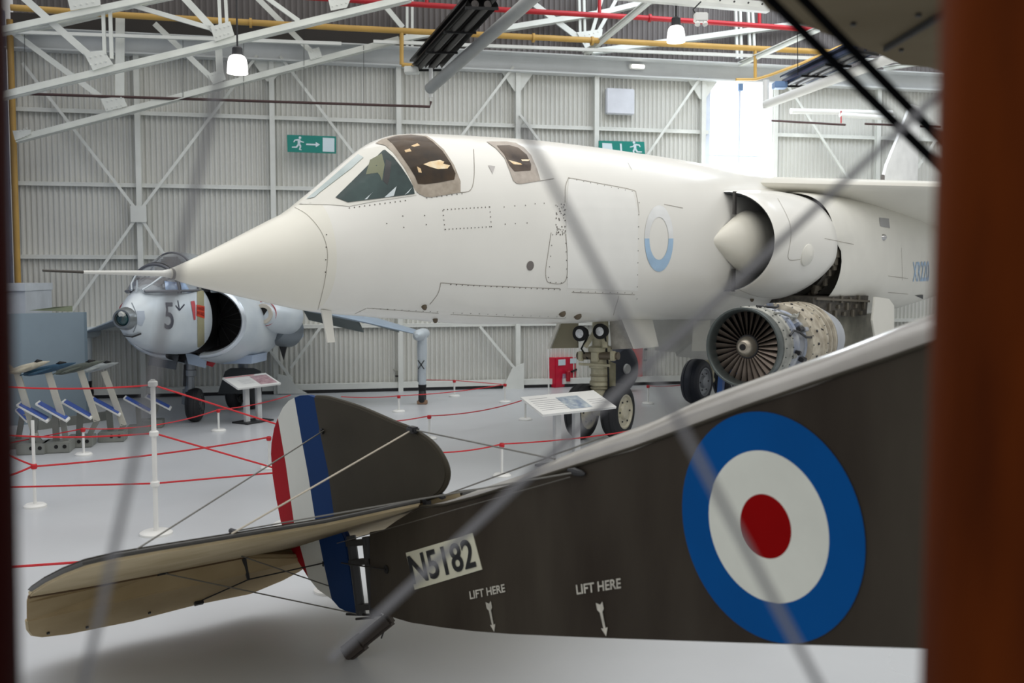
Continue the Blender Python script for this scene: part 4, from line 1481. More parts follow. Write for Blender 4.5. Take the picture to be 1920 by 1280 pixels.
for x, y in ((1088.5, 625), (1126.5, 621)):
    c = atY(x, y, gx.y - .28)
    d = V((-.55, -.83, 0)).normalized()
    t = MB().lathe(c - d * .14, c + d * .03, [(0, .03), (.4, .075), (.8, .095), (1, .095), (1, .08)], 24).build('landing_light', M_black, NG, label='round landing light')
    MB().lathe(c + d * .012, c + d * .04, [(0, .08), (.6, .06), (1, .01)], 20).build('lens', M_lens, t)
# nose gear doors
for px, off in (([(1046, 606), (1082, 606), (1082, 652), (1029, 653)], -.45),):
    pts = [atY(x, y, gx.y + .1 + .0 * i) for i, (x, y) in enumerate(px)]
    MB().prism(pts, V((.02, .03, 0))).build('gear_door', mat('door_olive', (146, 140, 116), 0.5), NG, smooth=False, label='olive inside of the starboard gear door')
pts = [atY(1026, 653, gx.y), atY(1031, 653, gx.y), atY(1050, 606, gx.y), atY(1044, 606, gx.y)]
MB().prism(pts, V((.02, .06, 0))).build('gear_door_edge', M_white2, NG, smooth=False)
pts = [atY(1143, 601, gx.y - .1), atY(1166, 598, gx.y - .25), atY(1188, 653, gx.y - .25), atY(1147, 655, gx.y - .1)]
MB().prism(pts, V((.0, .03, 0))).build('gear_door', mat('door_grey', (150, 146, 136), 0.4, scale=8, col2=(186, 182, 172)), NG, smooth=False, label='grey inside of the port gear door')
pts = [atY(1165, 597, gx.y - .27), atY(1221, 599, gx.y + .3), atY(1233, 650, gx.y + .3), atY(1188, 654, gx.y - .27)]
MB().prism(pts, V((.02, .03, 0))).build('gear_door', M_white2, NG, smooth=False, label='white outside of the port gear door')
# main gear on the far side
MG = bpy.data.objects.new('main_gear', None)
C.objects.link(MG); MG.parent = JET
mw = fl(1306, 757)
M_rubber_b = mat('tyre_blue_black', (24, 30, 44), 0.5, var=0.15)
t = wheel(MG, mw + Z * .36, V((.80, -.60, 0)), .36, .3, M_rubber_b, mat('hub_grey', (150, 154, 160), 0.4, metal=.3))
MB().lathe(mw + Z * .36 + V((.25, .25, 0)), mw + Z * 1.6 + V((.3, .3, 0)), [(0, .07), (.5, .08), (.5, .1), (1, .1)], 16).build('strut', M_gear, MG)
MB().cyl(mw + Z * .36, mw + Z * .36 + V((.3, .25, 0)), .05, seg=12).build('axle', M_gear, MG)
wheel(MG, mw + Z * .36 + V((.62, .62, 0)), V((.80, -.60, 0)), .36, .3, M_rubber_b, mat('hub_grey', (150, 154, 160), 0.4))
pts = [atY(1221, 598, 14.9), atY(1352, 597, 15.9), atY(1340, 676, 15.9), atY(1268, 668, 15.3), atY(1266, 660, 15.2), atY(1228, 657, 14.95)]
MB().prism(pts, V((.02, .03, 0))).build('gear_door', mat('door_white_grey', (204, 204, 200), 0.45), MG, smooth=False, label='grey-white main gear door')
pts = [atY(1300, 602, 15.0), atY(1330, 600, 15.2), atY(1326, 658, 15.2), atY(1297, 658, 15.0)]
MB().prism(pts, V((.02, .02, 0))).build('gear_leg_panel', M_white2, MG, smooth=False)

# spare-looking far wheel behind the nose gear
fw = fl(1160, 735)
SPW = thing('aircraft_wheel', fw, 'big dark aircraft wheel with grey hub seen behind the white jet nose leg', 'wheel')
t = MB().lathe(fw + Z * .42 + V((-.12, .12, 0)), fw + Z * .42 + V((.12, -.12, 0)), [(0, .26), (.0, .34), (.2, .41), (.5, .42), (.8, .41), (1, .34), (1, .26)], 36).build('tyre', M_rubber_b, SPW)
MB().lathe(fw + Z * .42, fw + Z * .42 + V((.13, -.13, 0)), [(0, .27), (.9, .27), (.8, .2), (.7, .1), (1.1, .08), (1.1, 0.01)], 28).build('hub', mat('hub_light_grey', (170, 170, 168), 0.4), SPW)

# ================================================================ JET ENGINE ON A STAND
EC = atY(1391, 651, 11.0)
ed = V((1.43, 1.78, 0)).normalized()
eu = ed.cross(Z).normalized()
ENG = thing('jet_engine', V((EC.x, EC.y, 0)), 'bare jet engine on a blue trolley beside the white jet, dark fan facing forward', 'engine')
R_ = .44


def el_(s0, s1, prof, m, name, parent=ENG, seg=48, cap=False, label=None):
    return MB().lathe(EC + ed * s0, EC + ed * s1, prof, seg, cap).build(name, m, parent, label=label)


M_er = mat('engine_rim', (92, 98, 96), 0.35, metal=0.6)
M_ec = mat('engine_case', (112, 112, 106), 0.42, metal=0.35, scale=7, col2=(176, 176, 168))
M_ecb = mat('engine_case_blue', (120, 130, 150), 0.38, metal=0.4, scale=5, col2=(176, 178, 180))
M_eb = mat('engine_beige', (140, 130, 112), 0.5, scale=9, col2=(192, 184, 166))
M_fan = mat('fan_blade', (120, 108, 98), 0.35, metal=0.6, var=0.25)
el_(0, .16, [(0, .96 * R_), (0.0, R_), (.1, 1.01 * R_), (.6, 1.0 * R_), (1, .98 * R_), (1, .90 * R_), (.5, .90 * R_), (.1, .93 * R_), (0, .96 * R_)], M_er, 'inlet_ring')
el_(.05, .5, [(0, .925 * R_), (1, .9 * R_)], M_black, 'inlet_wall')
el_(.46, .5, [(0, .9 * R_), (1, .001)], M_black, 'inlet_back')
hubm = el_(.02, .42, [(0, .03), (.0, .06), (.06, .09), (.2, .112), (.34, .122), (.4, .124), (.42, .04)], mat('spinner_bronze', (168, 160, 146), 0.3, metal=0.7), 'spinner')
el_(.015, .05, [(0, .036), (1, .036)], M_black, 'spinner_hole', cap=True, parent=hubm)
el_(.13, .3, [(0, .09), (0, .13), (.15, .14), (1, .15)], M_dark, 'fan_hub')
for k in range(30):
    a = 2 * PI * k / 30
    rdir = eu * math.cos(a) + Z * math.sin(a)
    tdir = -eu * math.sin(a) + Z * math.cos(a)
    mb = MB()
    rr = []
    for r, tw, ch in ((.135, .5, .055), (.26, .85, .06), (.40, 1.1, .066)):
        c = EC + ed * .16 + rdir * r
        cd = (ed * math.cos(tw) + tdir * math.sin(tw))
        nn = cd.cross(rdir)
        rr.append([c - cd * ch / 2, c + nn * .006, c + cd * ch / 2, c - nn * .006])
    mb.rings(rr)
    mb.build('fan_blade', M_fan, ENG)
el_(.15, .36, [(0, .985 * R_), (.1, 1.03 * R_), (.2, 1.0 * R_), (.9, .98 * R_), (1, 1.02 * R_)], M_ec, 'front_casing')
el_(.36, .85, [(0, 1.0 * R_), (.05, .96 * R_), (.4, .93 * R_), (.45, .97 * R_), (.5, .92 * R_), (.95, .88 * R_), (1, .92 * R_)], M_ecb, 'compressor_casing')
el_(.85, 1.25, [(0, .9 * R_), (.05, 1.06 * R_), (.2, 1.08 * R_), (.75, 1.08 * R_), (.8, 1.03 * R_), (1, 1.04 * R_)], M_eb, 'combustor_band')
for s in (1.25, 1.38, 1.52):
    el_(s, s + .13, [(0, 1.02 * R_), (.1, 1.09 * R_), (.6, 1.08 * R_), (.65, 1.0 * R_), (1, 1.0 * R_)], M_eb, 'flange_band')
    el_(s + .095, s + .125, [(0, 1.045 * R_), (1, 1.045 * R_)], M_dark, 'band_gap')
el_(1.65, 2.2, [(0, .98 * R_), (.2, 1.0 * R_), (1, .78 * R_)], mat('exhaust_grey', (178, 182, 188), 0.4, metal=.3), 'exhaust_cone', cap=True)
def onring(s, a, r):
    return EC + ed * s + (eu * math.cos(a) + Z * math.sin(a)) * r
rnd = random.Random(11)
bo = MB()
for s, r in ((.17, 1.03), (.36, 1.02), (.87, 1.08), (1.27, 1.1)):
    for k in range(28):
        p = onring(s, 2 * PI * k / 28, r * R_)
        bo.box(p, (.014, .010, .010), (ed, eu, Z))
tag(bo.build('flange_bolts', M_er, ENG, smooth=False), kind='stuff')
for i, a0 in enumerate((.3, .9, 1.4, 1.9)):
    MB().tube([onring(.3 + .14 * k, a0 + .12 * math.sin(k * 1.3 + i), R_ * 1.02) for k in range(8)], .014, 8).build('pipe', M_ec if i % 2 else M_dark, ENG)
for k in range(9):
    a = -.6 + 2.3 * rnd.random()
    s = .42 + .4 * rnd.random()
    p = onring(s, a, R_ * .97)
    rd = (eu * math.cos(a) + Z * math.sin(a))
    MB().box(p, (.06 + .08 * rnd.random(), .05, .06 + .06 * rnd.random()), (ed, rd.cross(ed), rd)).build('accessory', (M_dark, M_ecb, M_ec)[k % 3], ENG, bevel=.008)
for k in range(7):
    a = -.3 + 2.2 * k / 7
    p = onring(1.0, a, R_ * 1.085)
    rd = (eu * math.cos(a) + Z * math.sin(a))
    MB().lathe(p, p + rd * .012, [(0, .017), (1, .014)], 10).build('port_cap', M_dark, ENG)
M_bluest = mat('trolley_blue', (24, 70, 128), 0.4, var=.1)
tr = MB()
for s in (.25, 1.15, 1.7):
    for sg in (-1, 1):
        b_ = EC + ed * s + eu * sg * .42
        tr.bar(V((b_.x, b_.y, .1)), EC + ed * s + eu * sg * .36 - Z * .28, .06, .06)
    p0, p1 = EC + ed * s + eu * .42, EC + ed * s - eu * .42
    tr.bar(V((p0.x, p0.y, .16)), V((p1.x, p1.y, .16)), .07, .07)
    tr.bar(EC + ed * s + eu * .40 - Z * .3, EC + ed * s - eu * .40 - Z * .3, .05, .05)
for sg in (-1, 1):
    p0, p1 = EC + eu * sg * .42 + ed * .1, EC + eu * sg * .42 + ed * 1.9
    tr.bar(V((p0.x, p0.y, .16)), V((p1.x, p1.y, .16)), .08, .08)
tr.build('trolley', M_bluest, ENG, smooth=False)
for s in (.25, 1.7):
    for sg in (-1, 1):
        b_ = EC + ed * s + eu * sg * .42
        b_ = V((b_.x, b_.y, .07))
        MB().lathe(b_ - eu * .03, b_ + eu * .03, [(0, .05), (0, .07), (1, .07), (1, .05)], 20).build('castor', M_rubber, ENG)
# ================================================================ SMALL GREY JET (left)
KA = V((.1, .995, 0)).normalized()
KP = V((KA.y, -KA.x, 0))
KM = fl(366, 790)
KJ = thing('jet_fighter', V((KM.x, KM.y, 0)), 'small silver-grey jet numbered 5 with big round side intakes, at left', 'aircraft')


def kp(s, p, z):
    return KM + KA * s + KP * p + Z * z


M_k = mat('silver_paint', (186, 196, 204), 0.35, scale=2.2, col2=(204, 212, 216), metal=0.12)
M_kd = mat('grey_underside', (112, 122, 122), 0.5, var=.06)
KT = [(-1.97, 1.60, 1.42, .09, 1.51, 2, 2), (-1.93, 1.63, 1.385, .115, 1.51, 2, 2), (-1.82, 1.70, 1.29, .15, 1.50, 2, 2), (-1.6, 1.83, 1.175, .23, 1.49, 2, 2), (-1.3, 1.92, 1.085, .31, 1.48, 2, 2),
      (-1.0, 1.95, 1.03, .375, 1.46, 2.2, 2.1), (-.6, 1.98, .985, .475, 1.45, 2.2, 2.2), (-.2, 2.02, .965, .48, 1.45, 2.2, 2.2), (.4, 2.05, .93, .5, 1.45, 2.2, 2.2), (1.4, 2.08, .9, .52, 1.45, 2.2, 2.2), (2.4, 2.0, .95, .48, 1.45, 2.2, 2.2), (3.1, 1.9, 1.05, .38, 1.45, 2, 2)]


def ksec(s, n=44):
    top, bot, w_, zc, e1, e2 = catmull(KT, s)
    r = []
    for j in range(n):
        a = 2 * PI * j / n
        c, si = math.cos(a), math.sin(a)
        e = e1 if si >= 0 else e2
        hh = (top - zc) if si >= 0 else (zc - bot)
        r.append(kp(s, w_ * math.copysign(abs(c) ** (2 / e), c), zc + hh * math.copysign(abs(si) ** (2 / e), si)))
    return r


kss = [-1.97 + .04 * i for i in range(10)] + [-1.56 + .1 * i for i in range(11)] + [-.5]
kf = MB().rings([ksec(s) for s in kss]).build('fuselage', M_k, KJ, ang=50)
MB().rings([[KM + KA * ((q_ - KM).dot(KA)) + KP * ((q_ - KM).dot(KP) * f_) + Z * (q_.z) for q_ in ksec(s)] for s, f_ in ((-.5, .9), (0, .75), (.5, .7), (1.4, .9))]).build('intake_core', M_black, KJ, ang=50)
MB().rings([ksec(s) for s in (1.35, 1.6, 2.0, 2.4, 2.8, 3.1)]).build('rear_fuselage', M_k, KJ, ang=50)
MB().rings([[kp(s, w_ * math.cos(PI * j / 16), 1.80 + (t_ - 1.80) * math.sin(PI * j / 16)) for j in range(17)] for s, t_, w_ in ((-.5, 2.0, .47), (.4, 2.06, .62), (1.4, 2.08, .62))], closed=False, cap=False).build('spine_fairing', M_k, KJ, ang=50)
# camera nose
c0 = kp(-1.97, 0, 1.51)
nd = (-KA * .97 - KP * .0).normalized()
kn = MB().lathe(c0 + KA * .06, c0 - KA * .05, [(0, .14), (.5, .13), (1, .11), (1, .09), (.7, .088)], 28).build('camera_nose', mat('nose_steel', (130, 136, 138), 0.3, metal=.6), KJ)
MB().lathe(c0 - KA * .0, c0 - KA * .06, [(0, .088), (.4, .08), (.8, .05), (1, .01)], 24).build('camera_window', mat('lens_teal', (10, 34, 36), 0.08, scale=10, col2=(30, 80, 84), coat=.8), kn)
MB().lathe(c0 - KA * .035 + Z * .05, c0 - KA * .056 + Z * .045, [(0, .05), (1, .03)], 14).build('lens_lid', mat('lens_lid', (206, 208, 202), 0.3), kn)
# canopy and windscreen
CT = [(-1.62, 1.86, .10), (-1.5, 1.95, .20), (-1.3, 2.07, .27), (-1.13, 2.16, .31), (-.95, 2.24, .33), (-.7, 2.31, .345), (-.4, 2.34, .345), (0, 2.33, .33), (.4, 2.25, .28), (.8, 2.12, .2), (1.0, 2.04, .12)]


def carc(s, top, w_, k=1.0, n=18, zb=1.80):
    return [kp(s, w_ * k * math.cos(PI * j / n) * (1.0), zb + (top - zb) * k * math.sin(PI * j / n) ** .9) for j in range(n + 1)]


M_kg = mat('canopy_smoke', (170, 176, 184), 0.05, trans=.55, alpha=.55, var=.02, coat=.5)
M_kf = mat('canopy_frame_grey', (104, 106, 112), 0.35, metal=.3)
cb_ = MB().rings([carc(*c) for c in CT[:4]], closed=False, cap=False).build('windscreen', M_kg, KJ, ang=60)
cb2 = MB().rings([carc(*c) for c in CT[3:]], closed=False, cap=False).build('canopy', M_kg, KJ, ang=60)
MB().tube(carc(*CT[3], k=1.01), .022, 8).build('canopy_arch', M_kf, cb2)
MB().tube(carc(-1.09, 2.18, .315, k=1.01), .012, 8).build('arch_seal', M_dark, cb2)
for j in (5, 13):
    MB().tube([carc(*c, k=1.01)[j] for c in CT[:4]], .012, 6).build('windscreen_frame', M_k, cb_)
for sgn in (1, -1):
    MB().tube([kp(s, sgn * w_ * 1.0, 1.83) for s, t, w_ in CT], .018, 6).build('canopy_rail', M_kf, cb2)
MB().tube([carc(-.62, 2.325, .347, k=1.005)[j] for j in range(19)], .014, 6).build('canopy_hoop', M_kf, cb2)
# seat seen inside
st_ = MB()
st_.box(kp(-.62, 0, 1.98), (.14, .34, .46), (KA, KP, Z))
st_.box(kp(-.66, 0, 2.2), (.12, .24, .14), (KA, KP, Z))
st_.build('ejector_seat', mat('seat_brown', (98, 78, 62), 0.6, var=.3, scale=8), KJ, bevel=.03)
MB().box(kp(-1.25, 0, 1.93), (.12, .40, .14), (KA, KP, Z)).build('coaming', mat('coaming_brown', (86, 66, 52), 0.7), KJ, bevel=.03)
MB().box(kp(-1.06, .05, 2.03), (.03, .16, .2), (KA, KP, Z)).build('gunsight', mat('gunsight_glass', (200, 196, 184), 0.2), KJ, bevel=.01)
MB().prism([kp(-1.66, .0, 1.82), kp(-1.6, 0, 1.86), kp(-1.62, 0, 1.97)], KP * .012).build('yaw_vane', M_k, KJ)
# engine section and intakes
def kd(s, rx, rz, zc, sgn, pc=.30, n=26, e=2.0, a0=-90, a1=90):
    r = []
    if sgn < 0:
        pc -= .13
    for k in range(n + 1):
        a = math.radians(a0 + (a1 - a0) * k / n)
        r.append(kp(s, sgn * (pc + rx * abs(math.cos(a)) ** (2 / e)), zc + rz * math.copysign(abs(math.sin(a)) ** (2 / e), math.sin(a))))
    return r


M_lip = mat('lip_metal', (206, 214, 222), 0.22, metal=.55)
KL = -.52
kc = []
for sgn in (1, -1):
    o_ = MB().rings([kd(KL + d, rx, rz, 1.42 - .085 * min(d, 1.2), sgn) for d, rx, rz in ((.05, .64, .50), (.3, .68, .535), (.8, .70, .575), (1.4, .66, .56), (2.0, .52, .5), (2.6, .3, .42))], closed=False, cap=False)
    cw = o_.build('intake_cowl', M_k, KJ, ang=60)
    kc.append(cw)
    o_ = MB().rings([kd(KL + d, rx, rz, 1.42, sgn) for d, rx, rz in ((.30, .55, .41), (.12, .56, .42), (.03, .575, .435), (0, .60, .46), (.015, .625, .485), (.05, .642, .502))], closed=False, cap=False)
    o_.build('intake_lip', M_lip, cw, ang=60)
    o_ = MB().rings([kd(KL + d, rx, rz, 1.42, sgn) for d, rx, rz in ((.10, .565, .425), (.5, .5, .38), (.62, .5, .38), (.62, .02, .02))], closed=False, cap=False)
    du = o_.build('intake_duct', M_black, cw)
    for k in range(9):
        a = math.radians(-80 + 20 * k)
        p0 = kp(KL + .5, sgn * .36, 1.42)
        p1 = kp(KL + .52, sgn * (.30 + .46 * math.cos(a)), 1.42 + .36 * math.sin(a))
        MB().bar(p0, p1, .03, .008).build('fan_blade', mat('kfan', (30, 31, 33), .4, metal=.5), du)
    # nozzles
    f0, f1 = kp(.08, sgn * .97, 1.50), kp(.85, sgn * 1.08, 1.42)
    nz_ = MB().lathe(f0, f1, [(0, .08), (0, .12), (.1, .17), (.3, .22), (.6, .25), (.95, .25), (1, .23), (1, .2)], 28).build('front_nozzle_fairing', M_k, KJ)
    h0 = f0 - KA * .004
    MB().lathe(h0, h0 + KA * .05, [(0, .085), (.5, .08), (1, .01)], 20).build('nozzle_hole', M_black, nz_)
    MB().lathe(h0 - KA * .02, h0 + KA * .0, [(0, .088), (0, .135), (1, .14), (1, .088)], 24, False).build('nozzle_collar', mat('collar_pale', (196, 190, 178), .4), nz_)
    MB().tube([h0 + KA * .0 + (KP * sgn * math.cos(a) + Z * math.sin(a)) * .17 + KA * .05 for a in [-1.9 + .2 * i for i in range(20)]], .007, 6).build('warning_ring', mat('warn_red', (170, 50, 60), .5), nz_)
    e0, e1 = kp(.75, sgn * .86, 1.30), kp(1.15, sgn * 1.0, 1.20)
    MB().lathe(e0, e1, [(0, .1), (.1, .22), (.6, .26), (1, .24), (1, .2), (.6, .18)], 24).build('nozzle', mat('nozzle_grey', (120, 128, 134), .35, metal=.5), KJ)
    MB().lathe(e1, e1 + (e1 - e0) * .02, [(0, .2), (1, .01)], 20).build('nozzle_throat', M_black, KJ)
    pts = [kp(1.25, sgn * .92, 1.62), kp(1.25, sgn * 1.12, 1.5), kp(1.3, sgn * 1.14, 1.12), kp(1.3, sgn * 1.02, .98), kp(1.3, sgn * .95, 1.3)]
    MB().prism(pts, KA * .05).build('heat_shield', mat('shield_blue', (168, 188, 212), .35), KJ, smooth=False, bevel=.008)
    MB().prism([kp(1.05, sgn * .82, 1.1), kp(1.05, sgn * 1.0, 1.08), kp(1.05, sgn * .92, .78)], KA * .03).build('dark_fairing', M_dark, KJ, smooth=False)
    # wing with downward slope, outrigger at the tip
    rows = []
    for p, s0, s1, z, th in ((.55, .75, 2.75, 1.72, .11), (1.2, 1.12, 2.75, 1.54, .10), (2.0, 1.62, 2.72, 1.325, .07), (2.72, 2.05, 2.66, 1.12, .04)):
        ch = s1 - s0
        pr = [(0, 0), (.02, .35), (.1, .7), (.35, 1), (.7, .6), (1, 0), (.7, -.35), (.3, -.6), (.08, -.5), (.02, -.3)]
        rows.append([kp(s0 + ch * a, sgn * p, z + th * b * .8) for a, b in pr])
    wgk = MB().rings(rows).build('wing', mat('kwing_blue_grey', (150, 166, 182), .4, var=.05), KJ, ang=40)
    rows = []
    for p, s0, z, dz in ((.8, 2.2, 1.60, -.30), (1.72, 2.2, 1.37, -.27)):
        rows.append([kp(s0, sgn * p, z), kp(s0 + .5, sgn * p, z + dz), kp(s0 + .52, sgn * p, z + dz + .02), kp(s0 + .02, sgn * p, z + .04)])
    MB().rings(rows).build('flap', M_kd, KJ, smooth=False)
    rows = []
    for p, z in ((1.74, 1.355), (2.3, 1.2)):
        rows.append([kp(2.5, sgn * p, z), kp(2.75, sgn * p, z - .1), kp(2.76, sgn * p, z - .08), kp(2.5, sgn * p, z + .03)])
    MB().rings(rows).build('aileron', M_kd, KJ, smooth=False)
    tpz = 1.08
    tpos = kp(2.22, sgn * 2.78, 0)
    og = MB().lathe(kp(1.9, sgn * 2.76, tpz + .02), kp(2.75, sgn * 2.76, tpz + .02), [(0, .03), (.12, .085), (.5, .095), (.8, .08), (1, .03)], 18).build('wing_tip_pod', M_k, KJ)
    lg = MB()
    lg.lathe(tpos + Z * tpz, tpos + Z * .30, [(0, .075), (.3, .08), (.6, .07), (.62, .062), (1, .06)], 18)
    lo = lg.build('outrigger_leg', M_k, og)
    MB().bar(tpos + KA * .02 - KP * .05 + Z * tpz, tpos + KA * .02 - KP * .06 + Z * .35, .05, .03).build('outrigger_door', mat('outrigger_dark', (88, 98, 108), .4), og)
    MB().cyl(tpos + Z * .12, tpos + Z * .31, .05, .066, 16).build('outrigger_fork', M_black, og)
    MB().lathe(tpos + Z * .115 - KP * .045, tpos + Z * .115 + KP * .045, [(0, .06), (0, .10), (.3, .115), (.7, .115), (1, .10), (1, .06)], 22).build('outrigger_wheel', M_rubber, og)
    MB().box(tpos + Z * .03, (.16, .15, .06)).build('wheel_chock', mat('chock_wood', (150, 120, 96), .7), og, bevel=.01)
    if sgn > 0:
        xm = MB()
        for d in (1, -1):
            xm.bar(tpos - KA * .085 + Z * .56 - KP * .05 * d, tpos - KA * .085 + Z * .70 + KP * .05 * d, .014, .006, KA)
        xm.build('cross_mark', M_dark, lo, smooth=False)
# back fairing behind canopy, intake side blanking
# belly / doors / gear
MB().prism([atY(x, y, KM.y - .25) for x, y in ((284, 658), (334, 666), (328, 693), (278, 684))], KA * .03).build('nose_gear_door', mat('door_dark_grey', (84, 90, 96), .4, var=.2), KJ, smooth=False)
MB().prism([atY(x, y, KM.y - .2) for x, y in ((347, 660), (387, 671), (385, 690), (353, 682))], KA * .02).build('nose_gear_door', mat('door_light_blue', (178, 196, 216), .4), KJ, smooth=False, label='pale blue nose gear door')
kg = bpy.data.objects.new('nose_gear', None); C.objects.link(kg); kg.parent = KJ
nw = kp(0, 0, 0)
wheel(kg, nw + Z * .235, V((.985, .05, 0)), .235, .19, M_rubber, mat('hub_dark', (70, 72, 74), .5))
MB().lathe(nw + Z * .98 - KP * .05, nw + Z * .42 - KP * .07, [(0, .07), (.45, .075), (.46, .09), (.6, .09), (.62, .06), (1, .07)], 16).build('leg', mat('leg_silver', (128, 134, 140), .35, metal=.5), kg)
MB().bar(nw + Z * .45 - KP * .12 - KA * .02, nw + Z * .24 - KP * .15, .05, .07).build('fork', mat('leg_silver', (128, 134, 140), .35, metal=.5), kg)
MB().bar(nw + Z * .8 - KP * .1 - KA * .06, nw + Z * .5 - KP * .1 - KA * .1, .03, .03).build('torque_link', M_dark, kg)
for dx in (-.12, .02):
    MB().lathe(nw + Z * .92 + KP * dx - KA * .1, nw + Z * .92 + KP * dx - KA * .02, [(0, .05), (0, .07), (1, .05)], 14).build('taxi_lamp', M_dark, kg)
MB().prism([kp(.02, .1, .86), kp(.05, .30, .84), kp(.05, .24, .76), kp(.02, .12, .80)], KA * .03).build('red_cover', M_red, kg, smooth=False)
km = bpy.data.objects.new('main_gear', None); C.objects.link(km); km.parent = KJ
mwp = fl(455, 766)
for x in (441, 474):
    c = fl(x, 766)
    wheel(km, c + Z * .25, KP, .25, .17, M_rubber, mat('hub_dark', (70, 72, 74), .5))
cc = (fl(441, 766) + fl(474, 766)) / 2
MB().cyl(fl(441, 766) + Z * .25, fl(474, 766) + Z * .25, .05, seg=12).build('axle', M_dark, km)
MB().cyl(cc + Z * .25, cc + Z * 1.0, .07, .08, 14).build('leg', mat('leg_silver', (128, 134, 140), .35, metal=.5), km)
pts = [atY(x, y, cc.y - .25) for x, y in ((408, 738), (422, 696), (432, 690), (474, 690), (488, 696), (488, 716), (460, 738))]
MB().prism(pts, KA * .04).build('gear_door', mat('door_charcoal', (64, 68, 70), .5), km, smooth=False, label='charcoal main gear door')
pts = [kp(.1, .32, .92), kp(.1, .80, .92), kp(.12, .78, .80), kp(.12, .38, .80)]
MB().prism(pts, KA * .6).build('belly_strake', mat('strake_blue', (158, 174, 196), .4), KJ, smooth=False)
# drawn marks
SK_ = Surf([kf] + kc)
lettering(SK_, '5', [(308, 617), (325.5, 617), (324, 567), (308, 567)], mat('number_ink', (40, 44, 62), .5), 'number', KJ, .006, .01, label='dark number 5')
km_ = MB()
stroke(km_, SK_, [(333, 564), (336, 581)], .018, .006, 3)
stroke(km_, SK_, [(329, 573), (336, 581.5), (345, 571)], .018, .006, 3)
km_.build('arrow_mark', mat('number_ink', (40, 44, 62), .5), kf, smooth=False)
patch(SK_, [[(357, 565), (364, 564), (366, 572), (366, 599), (363, 600)]], mat('danger_red', (186, 70, 78), .5), 'danger_triangle', kf, .006, 4)
patch(SK_, [[(368, 571), (383, 574), (383, 597), (368, 592)]], mat('danger_orange', (196, 62, 34), .5), 'danger_panel', kf, .006, 4)
lettering(SK_, 'DANGER', [(369, 580), (382.5, 583), (382.5, 576.5), (369, 574.5)], mat('danger_ink', (120, 24, 20), .6), 'danger_lettering', kf, .009, .01)
lettering(SK_, 'INTAKE', [(369, 589), (382.5, 593), (382.5, 586), (369, 583)], mat('danger_ink', (120, 24, 20), .6), 'danger_lettering', kf, .009, .01)
patch(SK_, [[(369, 533), (382, 536), (383, 640), (383, 655), (370, 650)]], mat('side_bronze', (150, 146, 116), .45), 'bronze_strip', kf, .004, 6, label='bronze coloured strip ahead of the intake')
patch(SK_, [[(256, 583), (270, 583), (272, 597), (266, 611), (257, 608)]], mat('nose_panel', (170, 180, 192), .5), 'nose_panel', kf, .004, 5)
km_ = MB()
stroke(km_, SK_, smoothpts([(247, 568), (254, 585), (256, 605), (250, 622)], k=4), .01, .005, 4)
km_.build('panel_seam', mat('seam_grey', (120, 128, 136), .6), kf, smooth=False)
km_ = MB(); stroke(km_, SK_, [(234, 627), (248, 629), (262, 624)], .03, .02, 4)
km_.build('chin_slot', M_dark, kf, smooth=False)
S_can = Surf([cb_, cb2])
patch(S_can, [[(308, 527), (320, 528), (347, 531), (357, 548), (330, 547), (310, 544)]], mat('side_pane_blue', (70, 92, 140), .08, scale=6, col2=(170, 196, 230), coat=.6), 'side_pane', KJ, .006, 5, label='blue reflecting quarter pane')
# ================================================================ STANDS, SIGNS, BARRIERS
def info_sign(nl, nr, D, zn, zf, wdep, posts_px, label, picpoly, piccol, lines, red=False, shadow=True):
    """nl/nr: near left and right panel corners on the photo; D: depth of the near left corner"""
    a = atY(*nl, D)
    b = onp(nr[0], nr[1], V((0, 0, a.z)), Z)
    dx = (b - a); dx.z = 0
    dn = dx.normalized()
    dp = V((-dn.y, dn.x, 0))
    c, d = b + dp * wdep + Z * (zf - zn), a + dp * wdep + Z * (zf - zn)
    up = (b - a).cross(d - a).normalized()
    mid = (a + b + c + d) / 4
    root = thing('information_sign', V((mid.x, mid.y, 0)), label, 'sign')
    pn_ = MB().prism([a, b, c, d], -up * .025).build('panel', M_post, root, smooth=False)
    def P(u, v):
        return a.lerp(b, u).lerp(d.lerp(c, u), v) + up * .002
    MB().quad(P(*picpoly[0]), P(*picpoly[1]), P(*picpoly[2]), P(*picpoly[3])).build('picture', piccol, pn_, smooth=False)
    for u0, u1, v in lines:
        MB().quad(P(u0, v), P(u1, v), P(u1, v + .018), P(u0, v + .018)).build('text_line', mat('faint_text', (176, 176, 180), .6), pn_, smooth=False)
    if red:
        MB().quad(P(.02, .9), P(.7, .9), P(.7, .97), P(.02, .97)).build('red_heading', mat('sign_red', (196, 120, 124), .6), pn_, smooth=False)
    for u in posts_px:
        q = P(u, .5)
        MB().bar(V((q.x, q.y, .0)), q - up * .03, .085, .05, dp).build('post', mat('sign_post_grey', (206, 208, 208), .45), root, smooth=False, bevel=.006)
    q0, q1 = P(posts_px[0], .5), P(posts_px[1], .5)
    m_ = (q0 + q1) / 2
    MB().box(V((m_.x, m_.y, .012)), ((b - a).length * .62, .3, .02), (dn, dp, Z)).build('base_plate', M_dark, root, smooth=False)
    return root


